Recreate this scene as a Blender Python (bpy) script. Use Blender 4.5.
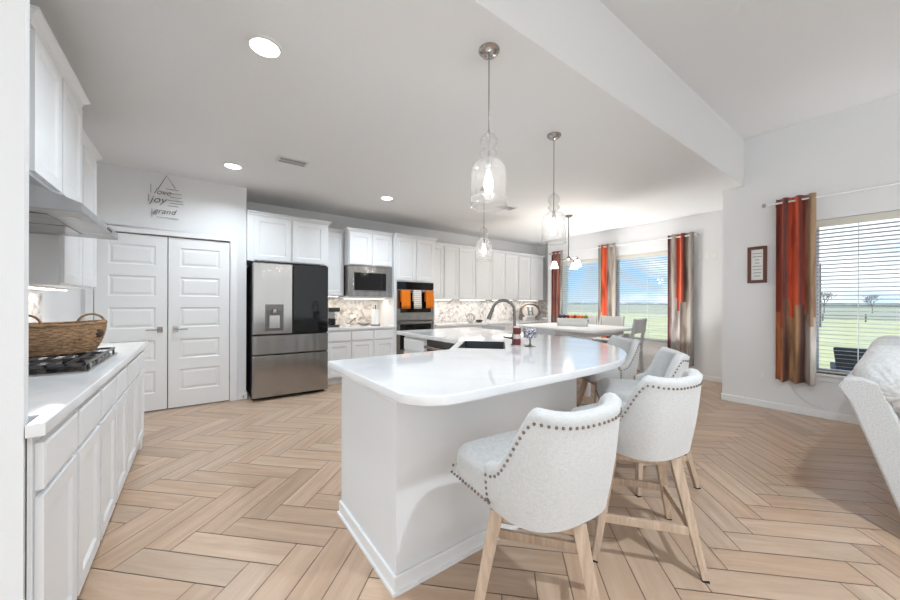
import bpy, bmesh, math, random
from mathutils import Vector, Matrix, noise as mnoise
random.seed(7)
PI = math.pi
scene = bpy.context.scene
for o in list(bpy.data.objects): bpy.data.objects.remove(o, do_unlink=True)
COL = scene.collection

# ------------------------------------------------------------------ camera
cam_d = bpy.data.cameras.new('camera'); cam = bpy.data.objects.new('camera', cam_d); COL.objects.link(cam)
cam_d.sensor_fit = 'HORIZONTAL'; cam_d.sensor_width = 36.0
cam_d.lens = 343.0 / 900 * 36; cam_d.shift_y = 3.0 / 900; cam_d.clip_start = .05; cam_d.clip_end = 2000
yaw, roll = math.radians(36.35), math.radians(0.2)
cam.matrix_world = Matrix.Translation((0, 0, 1.267)) @ Matrix.Rotation(-yaw, 4, 'Z') @ Matrix.Rotation(PI/2, 4, 'X') @ Matrix.Rotation(roll, 4, 'Z')
scene.camera = cam
# ------------------------------------------------------------------ colour management
vs = scene.view_settings
vs.view_transform = 'Standard'; vs.look = 'None'; vs.gamma = 1; vs.use_curve_mapping = False
vs.exposure = 0.17
# ------------------------------------------------------------------ world: pale blue sky with soft clouds
SKY_STRENGTH = 1.3
w = bpy.data.worlds.new('world'); scene.world = w; w.use_nodes = True
nt = w.node_tree; nt.nodes.clear()
def nd(nt, t, **kw):
    n = nt.nodes.new(t)
    for k, v in kw.items(): setattr(n, k, v)
    return n
tc = nd(nt, 'ShaderNodeTexCoord'); sp = nd(nt, 'ShaderNodeSeparateXYZ'); nt.links.new(tc.outputs['Generated'], sp.inputs[0])
ramp = nd(nt, 'ShaderNodeValToRGB'); nt.links.new(sp.outputs['Z'], ramp.inputs[0])
ramp.color_ramp.elements[0].position = 0.0; ramp.color_ramp.elements[0].color = (.46, .63, .80, 1)
ramp.color_ramp.elements[1].position = .55; ramp.color_ramp.elements[1].color = (.20, .42, .80, 1)
e = ramp.color_ramp.elements.new(.15); e.color = (.30, .54, .86, 1)
mp = nd(nt, 'ShaderNodeMapping'); mp.inputs['Scale'].default_value = (1, 1, 3.2); nt.links.new(tc.outputs['Generated'], mp.inputs[0])
no = nd(nt, 'ShaderNodeTexNoise'); no.inputs['Scale'].default_value = 3.4; no.inputs['Detail'].default_value = 7; no.inputs['Roughness'].default_value = .55
nt.links.new(mp.outputs[0], no.inputs['Vector'])
cr = nd(nt, 'ShaderNodeValToRGB'); cr.color_ramp.elements[0].position = .44; cr.color_ramp.elements[1].position = .60
nt.links.new(no.outputs['Fac'], cr.inputs[0])
mx = nd(nt, 'ShaderNodeMixRGB'); mx.inputs['Color2'].default_value = (.93, .95, 1, 1)
nt.links.new(cr.outputs[0], mx.inputs['Fac']); nt.links.new(ramp.outputs[0], mx.inputs['Color1'])
bg = nd(nt, 'ShaderNodeBackground'); bg.inputs['Strength'].default_value = SKY_STRENGTH
nt.links.new(mx.outputs[0], bg.inputs['Color'])
wo = nd(nt, 'ShaderNodeOutputWorld'); nt.links.new(bg.outputs[0], wo.inputs[0])
# ------------------------------------------------------------------ lights
RB0 = math.radians
def area(name, loc, rot, sx, sy, power, col=(1, 1, 1), shape='RECTANGLE', parent=None, spread=None):
    l = bpy.data.lights.new(name, 'AREA'); l.shape = shape; l.size = sx
    if shape in ('RECTANGLE', 'ELLIPSE'): l.size_y = sy
    l.energy = power; l.color = col
    if spread: l.spread = spread
    o = bpy.data.objects.new(name, l); COL.objects.link(o); o.location = loc; o.rotation_euler = rot
    if parent: o.parent = parent
    return o
sun_d = bpy.data.lights.new('sun', 'SUN'); sun_d.energy = 2.6; sun_d.angle = math.radians(1.5); sun_d.color = (1, .97, .92)
sun = bpy.data.objects.new('sun', sun_d); COL.objects.link(sun); sun.rotation_euler = (math.radians(12), math.radians(-38), 0); sun.location = (0, 0, 12)
# added soft lamps out of view, behind and left of the camera, brightening the room
area('living_back_fill', (1.6, -3.9, 1.75), (PI/2, 0, 0), 6.0, 2.6, 46, (.9, .96, 1))
area('living_left_fill', (-2.85, -1.2, 1.5), (PI/2, 0, -PI/2), 3.0, 2.3, 72, (.85, .94, 1))
# added upward lamps at the windows, standing in for daylight bounced into the room
area('nook_bounce_fill', (6.35, 3.55, .62), (PI, RB0(14), 0), .5, 2.6, 20, (.97, .99, 1), spread=RB0(120))
area('living_bounce_fill', (5.25, -.25, .56), (PI, RB0(14), 0), .4, 1.6, 9, (.97, .99, 1), spread=RB0(120))
RECESSED_POWER = 40
PENDANT_POWER = 7
UNDERCAB_POWER = .85

# ------------------------------------------------------------------ materials
MATS = {}
def mat(name, col=(.8, .8, .8), rough=.5, metal=0, spec=.5, emit=None, es=0, coat=0, bump=None, sheen=0, aniso=0):
    m = bpy.data.materials.new(name); m.use_nodes = True; b = m.node_tree.nodes['Principled BSDF']
    b.inputs['Base Color'].default_value = (*col, 1); b.inputs['Roughness'].default_value = rough
    b.inputs['Metallic'].default_value = metal; b.inputs['Specular IOR Level'].default_value = spec
    if coat: b.inputs['Coat Weight'].default_value = coat; b.inputs['Coat Roughness'].default_value = .05
    if sheen: b.inputs['Sheen Weight'].default_value = sheen
    if emit: b.inputs['Emission Color'].default_value = (*emit, 1); b.inputs['Emission Strength'].default_value = es
    if aniso: b.inputs['Anisotropic'].default_value = aniso
    t = m.node_tree
    # every material gets a little procedural life
    c = nd(t, 'ShaderNodeTexCoord')
    n = nd(t, 'ShaderNodeTexNoise'); t.links.new(c.outputs['Object'], n.inputs['Vector'])
    sc, st, dist = bump if bump else (60, .03, .002)
    n.inputs['Scale'].default_value = sc; n.inputs['Detail'].default_value = 3
    bp = nd(t, 'ShaderNodeBump'); bp.inputs['Strength'].default_value = st; bp.inputs['Distance'].default_value = dist
    t.links.new(n.outputs['Fac'], bp.inputs['Height']); t.links.new(bp.outputs[0], b.inputs['Normal'])
    MATS[name] = m
    return m
def B(m): return m.node_tree.nodes['Principled BSDF']
def ramp_node(t, stops):
    r = nd(t, 'ShaderNodeValToRGB'); el = r.color_ramp.elements
    el[0].position, el[0].color = stops[0][0], (*stops[0][1], 1); el[1].position, el[1].color = stops[-1][0], (*stops[-1][1], 1)
    for p, c in stops[1:-1]:
        x = el.new(p); x.color = (*c, 1)
    return r
M_wall = mat('wall_paint', (.80, .80, .805), .85, bump=(90, .25, .003))
M_ceil = mat('ceiling_paint', (.80, .80, .80), .95, bump=(45, .35, .004))
M_trim = mat('trim_paint', (.86, .86, .865), .45)
M_cab = mat('cabinet_paint', (.81, .815, .825), .35)
M_door = mat('door_paint', (.86, .86, .86), .4)
M_blk = mat('dark_gap', (.015, .015, .015), .7)
M_black = mat('black_plastic', (.02, .02, .022), .35)
M_blackglass = mat('black_glass', (.008, .008, .009), .05, spec=.35)
M_iron = mat('cast_iron', (.05, .05, .052), .28)
M_nickel = mat('brushed_nickel', (.45, .43, .41), .22, 1)
M_dnickel = mat('dark_nickel', (.17, .16, .15), .32, 1)
M_nail = mat('bronze_nailhead', (.26, .22, .20), .3, 1)
M_plate = mat('white_plastic', (.80, .80, .79), .4)
M_sink = mat('sink_composite', (.045, .047, .05), .45)
M_paper = mat('paper', (.86, .85, .83), .9)
M_grate = mat('vent_dark', (.04, .04, .04), .6)
M_vent = mat('vent_paint', (.7, .7, .7), .6)
M_glaze = mat('white_ceramic', (.82, .82, .81), .15)
M_dkwood = mat('dark_wood', (.07, .035, .025), .5)
M_rwood = mat('reddish_brown_wood', (.13, .05, .035), .5)
M_frwood = mat('grey_brown_wreath_wood', (.16, .12, .10), .7)
M_greyfab = mat('grey_chair_paint', (.50, .50, .50), .6)
M_tablewht = mat('table_white', (.80, .80, .80), .3)
M_boxwht = mat('planter_white', (.70, .69, .66), .6)
M_emit = mat('lamp_lens', (1, 1, 1), .5, emit=(1, .97, .92), es=9)
M_strip = mat('strip_lens', (1, 1, 1), .5, emit=(1, .93, .82), es=7)
M_bulb = mat('bulb_glow', (1, 1, 1), .5, emit=(1, .95, .88), es=14)
M_frost = mat('frosted_shade', (.9, .88, .85), .5, emit=(1, .93, .82), es=1.6)
M_towel_o = mat('orange_towel', (.85, .22, .012), .95, bump=(300, .6, .004))
M_rubber = mat('black_rubber', (.02, .02, .02), .8)
M_patio = mat('charcoal_wicker', (.055, .06, .07), .7, bump=(80, .8, .01))
M_pole = mat('pole_wood', (.13, .12, .12), .8)
M_bark = mat('bare_bark', (.20, .18, .17), .9)
M_fence = mat('weathered_fence', (.16, .15, .15), .8)
M_pump = mat('orange_gourd', (.75, .20, .03), .5)
M_gourd_r = mat('red_gourd', (.35, .03, .02), .5)
M_gourd_g = mat('green_gourd', (.25, .28, .06), .5)
M_blue = mat('dark_blue_berry', (.03, .03, .06), .5)
M_blind = mat('blind_backlit_grey', (.40, .42, .46), .5)  # white slats coloured grey-blue so they look backlit
M_blindrail = mat('blind_cream', (.66, .63, .56), .5)
M_cord = mat('cord_white', (.7, .7, .7), .7)

def quartz():
    m = mat('white_quartz', (.86, .86, .87), .06, spec=.55, bump=(20, .0, .0)); t = m.node_tree
    c = nd(t, 'ShaderNodeTexCoord'); n = nd(t, 'ShaderNodeTexNoise'); n.inputs['Scale'].default_value = 3; n.inputs['Detail'].default_value = 8
    n.inputs['Distortion'].default_value = .8
    r = ramp_node(t, [(.40, (.80, .80, .81)), (.5, (.84, .84, .85)), (.7, (.87, .87, .875))])
    t.links.new(c.outputs['Object'], n.inputs['Vector']); t.links.new(n.outputs['Fac'], r.inputs[0]); t.links.new(r.outputs[0], B(m).inputs['Base Color'])
    return m
M_quartz = quartz()
def steel(name='stainless_steel', col=(.36, .35, .34), rough=.19, axis=2):
    m = mat(name, col, rough, 1, bump=(10, 0, 0), aniso=.5); t = m.node_tree
    c = nd(t, 'ShaderNodeTexCoord'); mp = nd(t, 'ShaderNodeMapping'); s = [3, 3, 3]; s[0] = 400; s[2] = 4; mp.inputs['Scale'].default_value = (4, 4, 300) if axis == 2 else (300, 4, 4)
    n = nd(t, 'ShaderNodeTexNoise'); n.inputs['Scale'].default_value = 1; n.inputs['Detail'].default_value = 2
    r = ramp_node(t, [(.3, (rough*.8,)*3), (.7, (rough*1.25,)*3)])
    t.links.new(c.outputs['Object'], mp.inputs[0]); t.links.new(mp.outputs[0], n.inputs['Vector']); t.links.new(n.outputs['Fac'], r.inputs[0])
    t.links.new(r.outputs[0], B(m).inputs['Roughness'])
    n2 = nd(t, 'ShaderNodeTexNoise'); n2.inputs['Scale'].default_value = 1; n2.inputs['Detail'].default_value = 1
    mp2 = nd(t, 'ShaderNodeMapping'); mp2.inputs['Scale'].default_value = (7, 7, .9); t.links.new(c.outputs['Object'], mp2.inputs[0])
    bp = nd(t, 'ShaderNodeBump'); bp.inputs['Strength'].default_value = .30; bp.inputs['Distance'].default_value = .03
    t.links.new(mp2.outputs[0], n2.inputs['Vector']); t.links.new(n2.outputs['Fac'], bp.inputs['Height']); t.links.new(bp.outputs[0], B(m).inputs['Normal'])
    return m
M_steel = steel()
M_hood = steel('hood_steel', (.42, .42, .42), .35)
def fabric():
    m = mat('linen_upholstery', (.74, .74, .735), .95, sheen=.25, bump=(10, 0, 0)); t = m.node_tree
    c = nd(t, 'ShaderNodeTexCoord')
    w1 = nd(t, 'ShaderNodeTexNoise'); w2 = nd(t, 'ShaderNodeTexNoise')
    for wn, s in ((w1, (60, 60, 700)), (w2, (600, 600, 50))):
        mp = nd(t, 'ShaderNodeMapping'); mp.inputs['Scale'].default_value = s; t.links.new(c.outputs['Object'], mp.inputs[0])
        wn.inputs['Scale'].default_value = 1; wn.inputs['Detail'].default_value = 2; t.links.new(mp.outputs[0], wn.inputs['Vector'])
    a = nd(t, 'ShaderNodeMath', operation='ADD'); t.links.new(w1.outputs['Fac'], a.inputs[0]); t.links.new(w2.outputs['Fac'], a.inputs[1])
    h = nd(t, 'ShaderNodeMath', operation='MULTIPLY'); h.inputs[1].default_value = .5; t.links.new(a.outputs[0], h.inputs[0])
    r = ramp_node(t, [(.36, (.54, .54, .535)), (.5, (.62, .62, .615)), (.64, (.69, .69, .685))])
    t.links.new(h.outputs[0], r.inputs[0]); t.links.new(r.outputs[0], B(m).inputs['Base Color'])
    bp = nd(t, 'ShaderNodeBump'); bp.inputs['Strength'].default_value = .25; bp.inputs['Distance'].default_value = .002
    t.links.new(h.outputs[0], bp.inputs['Height']); t.links.new(bp.outputs[0], B(m).inputs['Normal'])
    return m
M_fab = fabric()
def boucle(name, c0, c1, sc=120, st=.8):
    m = mat(name, c1, 1, sheen=.3, bump=(sc, st, .006)); t = m.node_tree
    c = nd(t, 'ShaderNodeTexCoord'); n = nd(t, 'ShaderNodeTexNoise'); n.inputs['Scale'].default_value = sc; n.inputs['Detail'].default_value = 4
    r = ramp_node(t, [(.35, c0), (.6, c1)]); t.links.new(c.outputs['Object'], n.inputs['Vector']); t.links.new(n.outputs['Fac'], r.inputs[0]); t.links.new(r.outputs[0], B(m).inputs['Base Color'])
    return m
M_boucle = boucle('grey_boucle', (.52, .515, .51), (.62, .615, .61), 150, .6)
M_plush = boucle('pale_plush', (.55, .545, .54), (.66, .655, .65), 60, .5)
M_grass = boucle('grass', (.47, .45, .17), (.62, .58, .28), .6, .2)
def wood(name, dark, light, sx=(2, 30, 30), use_uv=False, rnd=False, rough=.45, coat=0):
    m = mat(name, light, rough, bump=(20, 0, 0), coat=coat); t = m.node_tree
    c = nd(t, 'ShaderNodeTexCoord'); mp = nd(t, 'ShaderNodeMapping'); mp.inputs['Scale'].default_value = sx
    t.links.new(c.outputs['UV' if use_uv else 'Object'], mp.inputs[0])
    n = nd(t, 'ShaderNodeTexNoise'); n.inputs['Scale'].default_value = 1; n.inputs['Detail'].default_value = 6; n.inputs['Roughness'].default_value = .6; n.inputs['Distortion'].default_value = .6
    t.links.new(mp.outputs[0], n.inputs['Vector'])
    r = ramp_node(t, [(.3, dark), (.5, tuple((a+b)/2 for a, b in zip(dark, light))), (.68, light)])
    t.links.new(n.outputs['Fac'], r.inputs[0])
    out = r.outputs[0]
    if rnd:
        g = nd(t, 'ShaderNodeNewGeometry')
        add = nd(t, 'ShaderNodeMath', operation='MULTIPLY'); add.inputs[1].default_value = 37.0; t.links.new(g.outputs['Random Per Island'], add.inputs[0])
        cb = nd(t, 'ShaderNodeCombineXYZ'); t.links.new(add.outputs[0], cb.inputs[0]); t.links.new(add.outputs[0], cb.inputs[1]); t.links.new(cb.outputs[0], mp.inputs['Location'])
        r2 = ramp_node(t, [(0, (.84, .82, .80)), (.35, (1.0, .96, .93)), (.7, (.93, .95, .97)), (1, (1.1, 1.08, 1.06))])
        t.links.new(g.outputs['Random Per Island'], r2.inputs[0])
        mu = nd(t, 'ShaderNodeMixRGB', blend_type='MULTIPLY'); mu.inputs['Fac'].default_value = 1
        t.links.new(out, mu.inputs['Color1']); t.links.new(r2.outputs[0], mu.inputs['Color2']); out = mu.outputs[0]
        rr = ramp_node(t, [(.3, (.36,)*3), (.7, (.28,)*3)]); t.links.new(n.outputs['Fac'], rr.inputs[0]); t.links.new(rr.outputs[0], B(m).inputs['Roughness'])
    t.links.new(out, B(m).inputs['Base Color'])
    bp = nd(t, 'ShaderNodeBump'); bp.inputs['Strength'].default_value = .12; bp.inputs['Distance'].default_value = .002
    t.links.new(n.outputs['Fac'], bp.inputs['Height']); t.links.new(bp.outputs[0], B(m).inputs['Normal'])
    return m
M_plank = wood('wood_look_plank', (.47, .325, .225), (.61, .45, .33), (1.6, 15, 1), True, True)
M_grout = mat('grout', (.22, .17, .14), .8)
M_wicker = wood('woven_wicker', (.055, .022, .010), (.62, .38, .20), (34, 34, 190), rough=.75)
M_leg = wood('washed_oak', (.42, .30, .21), (.62, .475, .36), (40, 40, 4))
M_oldwood = wood('weathered_wood', (.10, .06, .045), (.26, .17, .13), (40, 4, 40))
M_ribbon = wood('towel_stripe', (.80, .74, .64), (.86, .84, .80), (1, 1, 1))
def stripes(m, axis, scale, c0, c1, thr=.5):
    t = m.node_tree; c = nd(t, 'ShaderNodeTexCoord'); s = nd(t, 'ShaderNodeSeparateXYZ'); t.links.new(c.outputs['Object'], s.inputs[0])
    mu = nd(t, 'ShaderNodeMath', operation='MULTIPLY'); mu.inputs[1].default_value = scale; t.links.new(s.outputs[axis], mu.inputs[0])
    fr = nd(t, 'ShaderNodeMath', operation='FRACT'); t.links.new(mu.outputs[0], fr.inputs[0])
    r = ramp_node(t, [(0, c0), (thr, c1)]); r.color_ramp.interpolation = 'CONSTANT'
    t.links.new(fr.outputs[0], r.inputs[0]); t.links.new(r.outputs[0], B(m).inputs['Base Color'])
stripes(M_ribbon, 'Z', 28, (.62, .46, .28), (.84, .81, .75), .28)
def marble():
    m = mat('marble_mosaic', (.8, .8, .8), .2, bump=(10, 0, 0)); t = m.node_tree
    c = nd(t, 'ShaderNodeTexCoord')
    mp = nd(t, 'ShaderNodeMapping'); mp.inputs['Rotation'].default_value = (0, math.radians(45), 0); t.links.new(c.outputs['Object'], mp.inputs[0])
    v = nd(t, 'ShaderNodeTexVoronoi'); v.inputs['Scale'].default_value = 11; v.inputs['Randomness'].default_value = .25; t.links.new(mp.outputs[0], v.inputs['Vector'])
    n = nd(t, 'ShaderNodeTexNoise'); n.inputs['Scale'].default_value = 4; n.inputs['Detail'].default_value = 8; n.inputs['Distortion'].default_value = 2.6; n.inputs['Roughness'].default_value = .62
    a = nd(t, 'ShaderNodeMixRGB'); a.inputs['Fac'].default_value = .22; t.links.new(c.outputs['Object'], a.inputs['Color1']); t.links.new(v.outputs['Color'], a.inputs['Color2']); t.links.new(a.outputs[0], n.inputs['Vector'])
    r = ramp_node(t, [(.35, (.30, .28, .27)), (.43, (.50, .47, .455)), (.50, (.66, .65, .64)), (.66, (.74, .74, .74))])
    t.links.new(n.outputs['Fac'], r.inputs[0]); t.links.new(r.outputs[0], B(m).inputs['Base Color'])
    return m
M_marble = marble()
def glass(name, tint=(1, 1, 1), k=.9, rough=.0):
    m = bpy.data.materials.new(name); m.use_nodes = True; t = m.node_tree; t.nodes.clear()
    o = nd(t, 'ShaderNodeOutputMaterial'); mixn = nd(t, 'ShaderNodeMixShader'); tr = nd(t, 'ShaderNodeBsdfTransparent'); gl = nd(t, 'ShaderNodeBsdfGlossy')
    tr.inputs[0].default_value = (*tint, 1); gl.inputs['Roughness'].default_value = rough
    fr = nd(t, 'ShaderNodeFresnel'); fr.inputs['IOR'].default_value = 1.45
    mu = nd(t, 'ShaderNodeMath', operation='MULTIPLY'); mu.inputs[1].default_value = k; t.links.new(fr.outputs[0], mu.inputs[0])
    t.links.new(mu.outputs[0], mixn.inputs[0]); t.links.new(tr.outputs[0], mixn.inputs[1]); t.links.new(gl.outputs[0], mixn.inputs[2]); t.links.new(mixn.outputs[0], o.inputs[0])
    return m
M_pane = glass('window_glass', (.97, .99, .98), .25)
def seeded():
    m = glass('pendant_glass', (.985, .985, .985), 1.9, .02); t = m.node_tree
    lw = nd(t, 'ShaderNodeLayerWeight'); lw.inputs['Blend'].default_value = .35
    mu = [n for n in t.nodes if n.type == 'MATH'][0]; mu.inputs[1].default_value = .75
    t.links.new(lw.outputs['Facing'], mu.inputs[0])
    o = [n for n in t.nodes if n.type == 'OUTPUT_MATERIAL'][0]; mx_ = [n for n in t.nodes if n.type == 'MIX_SHADER'][0]
    tl = nd(t, 'ShaderNodeBsdfTranslucent'); tl.inputs[0].default_value = (.95, .95, .95, 1); m2 = nd(t, 'ShaderNodeMixShader'); m2.inputs[0].default_value = .10
    t.links.new(mx_.outputs[0], m2.inputs[1]); t.links.new(tl.outputs[0], m2.inputs[2]); t.links.new(m2.outputs[0], o.inputs[0])
    return m
M_glass = seeded()
def curtain_mat(name, stops, low, zsplit, jitter):
    """woven print: soft vertical stripes, warm above and beige / brown blocks below the print line"""
    m = mat(name, (.5, .2, .1), .85, sheen=.2, bump=(400, .2, .001)); t = m.node_tree
    c = nd(t, 'ShaderNodeTexCoord'); s = nd(t, 'ShaderNodeSeparateXYZ'); t.links.new(c.outputs['UV'], s.inputs[0])
    mp = nd(t, 'ShaderNodeMapping'); mp.inputs['Scale'].default_value = (5, 2.2, 1); mp.inputs['Location'].default_value = (jitter, jitter, 0); t.links.new(c.outputs['UV'], mp.inputs[0])
    n = nd(t, 'ShaderNodeTexNoise'); n.inputs['Scale'].default_value = 1.5; n.inputs['Detail'].default_value = 5; t.links.new(mp.outputs[0], n.inputs['Vector'])
    nn = nd(t, 'ShaderNodeMath', operation='MULTIPLY_ADD'); nn.inputs[1].default_value = .10; t.links.new(n.outputs['Fac'], nn.inputs[0]); t.links.new(s.outputs['X'], nn.inputs[2])
    r = ramp_node(t, stops); t.links.new(nn.outputs[0], r.inputs[0])
    r2 = ramp_node(t, low); t.links.new(nn.outputs[0], r2.inputs[0])
    # print line in v, with blocky offset
    q = nd(t, 'ShaderNodeMath', operation='SNAP'); q.inputs[1].default_value = .12; t.links.new(s.outputs['X'], q.inputs[0])
    wn = nd(t, 'ShaderNodeTexWhiteNoise', noise_dimensions='1D'); t.links.new(q.outputs[0], wn.inputs['W'])
    off = nd(t, 'ShaderNodeMath', operation='MULTIPLY_ADD'); off.inputs[1].default_value = .22; off.inputs[2].default_value = zsplit - .11; t.links.new(wn.outputs['Value'], off.inputs[0])
    lt = nd(t, 'ShaderNodeMath', operation='LESS_THAN'); t.links.new(s.outputs['Y'], lt.inputs[0]); t.links.new(off.outputs[0], lt.inputs[1])
    mixc = nd(t, 'ShaderNodeMixRGB'); t.links.new(lt.outputs[0], mixc.inputs['Fac']); t.links.new(r.outputs[0], mixc.inputs['Color1']); t.links.new(r2.outputs[0], mixc.inputs['Color2'])
    # smoky patches of the print
    r3 = ramp_node(t, [(.38, (.45, .38, .38)), (.52, (1, 1, 1))]); t.links.new(n.outputs['Fac'], r3.inputs[0])
    mu = nd(t, 'ShaderNodeMixRGB', blend_type='MULTIPLY'); mu.inputs['Fac'].default_value = .8; t.links.new(mixc.outputs[0], mu.inputs['Color1']); t.links.new(r3.outputs[0], mu.inputs['Color2'])
    t.links.new(mu.outputs[0], B(m).inputs['Base Color'])
    return m
MAR, RED, ORG, TAN, BEI, WHT, BRN, GRY = (.16, .03, .022), (.42, .06, .02), (.75, .11, .03), (.38, .24, .14), (.50, .44, .37), (.66, .62, .57), (.09, .035, .03), (.30, .27, .25)
M_cur_r = curtain_mat('curtain_print_living', [(.03, MAR), (.22, RED), (.34, BRN), (.44, ORG), (.62, ORG), (.68, MAR), (.78, RED), (.85, TAN), (1, TAN)],
                      [(.05, (.42, .12, .04)), (.2, (.52, .20, .07)), (.34, BRN), (.42, (.50, .26, .12)), (.62, (.55, .32, .16)), (.70, BRN), (.80, BRN), (.86, BEI), (1, WHT)], .36, 2.0)
M_cur_c = curtain_mat('curtain_print_nook_middle', [(.05, GRY), (.22, BEI), (.30, BRN), (.36, ORG), (.58, ORG), (.63, BRN), (.72, BEI), (.9, GRY), (1, BEI)],
                      [(.05, GRY), (.25, BEI), (.36, ORG), (.58, ORG), (.66, BRN), (.8, WHT), (1, WHT)], .30, 5.0)
M_cur_n = curtain_mat('curtain_print_nook_near', [(.05, MAR), (.2, GRY), (.36, BEI), (.42, RED), (.62, ORG), (.70, BRN), (.85, BEI), (1, GRY)],
                      [(.05, MAR), (.25, GRY), (.45, WHT), (.6, BRN), (.75, BEI), (1, GRY)], .42, 9.0)
M_cur_f = curtain_mat('curtain_print_nook_far', [(.05, MAR), (.35, (.22, .07, .05)), (.55, BRN), (.75, (.42, .16, .12)), (1, GRY)],
                      [(.05, GRY), (.5, BRN), (1, BEI)], .25, 13.0)
def speckle():
    m = mat('speckled_bowl', (.3, .3, .33), .3, bump=(40, .5, .004)); t = m.node_tree
    c = nd(t, 'ShaderNodeTexCoord'); v = nd(t, 'ShaderNodeTexVoronoi'); v.inputs['Scale'].default_value = 150; t.links.new(c.outputs['Object'], v.inputs['Vector'])
    r = ramp_node(t, [(.25, (.03, .03, .05)), (.5, (.2, .2, .24)), (.75, (.7, .7, .72))]); t.links.new(v.outputs['Color'], r.inputs[0]); t.links.new(r.outputs[0], B(m).inputs['Base Color'])
    return m
M_speck = speckle()
M_label = mat('dark_red_print', (.13, .02, .018), .5)
M_pinkglass = mat('pinkish_clear_bottle', (.62, .50, .48), .1)
M_ink = mat('sign_wire', (.13, .11, .10), .5)
M_lines = mat('grey_print', (.30, .30, .28), .8)

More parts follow.
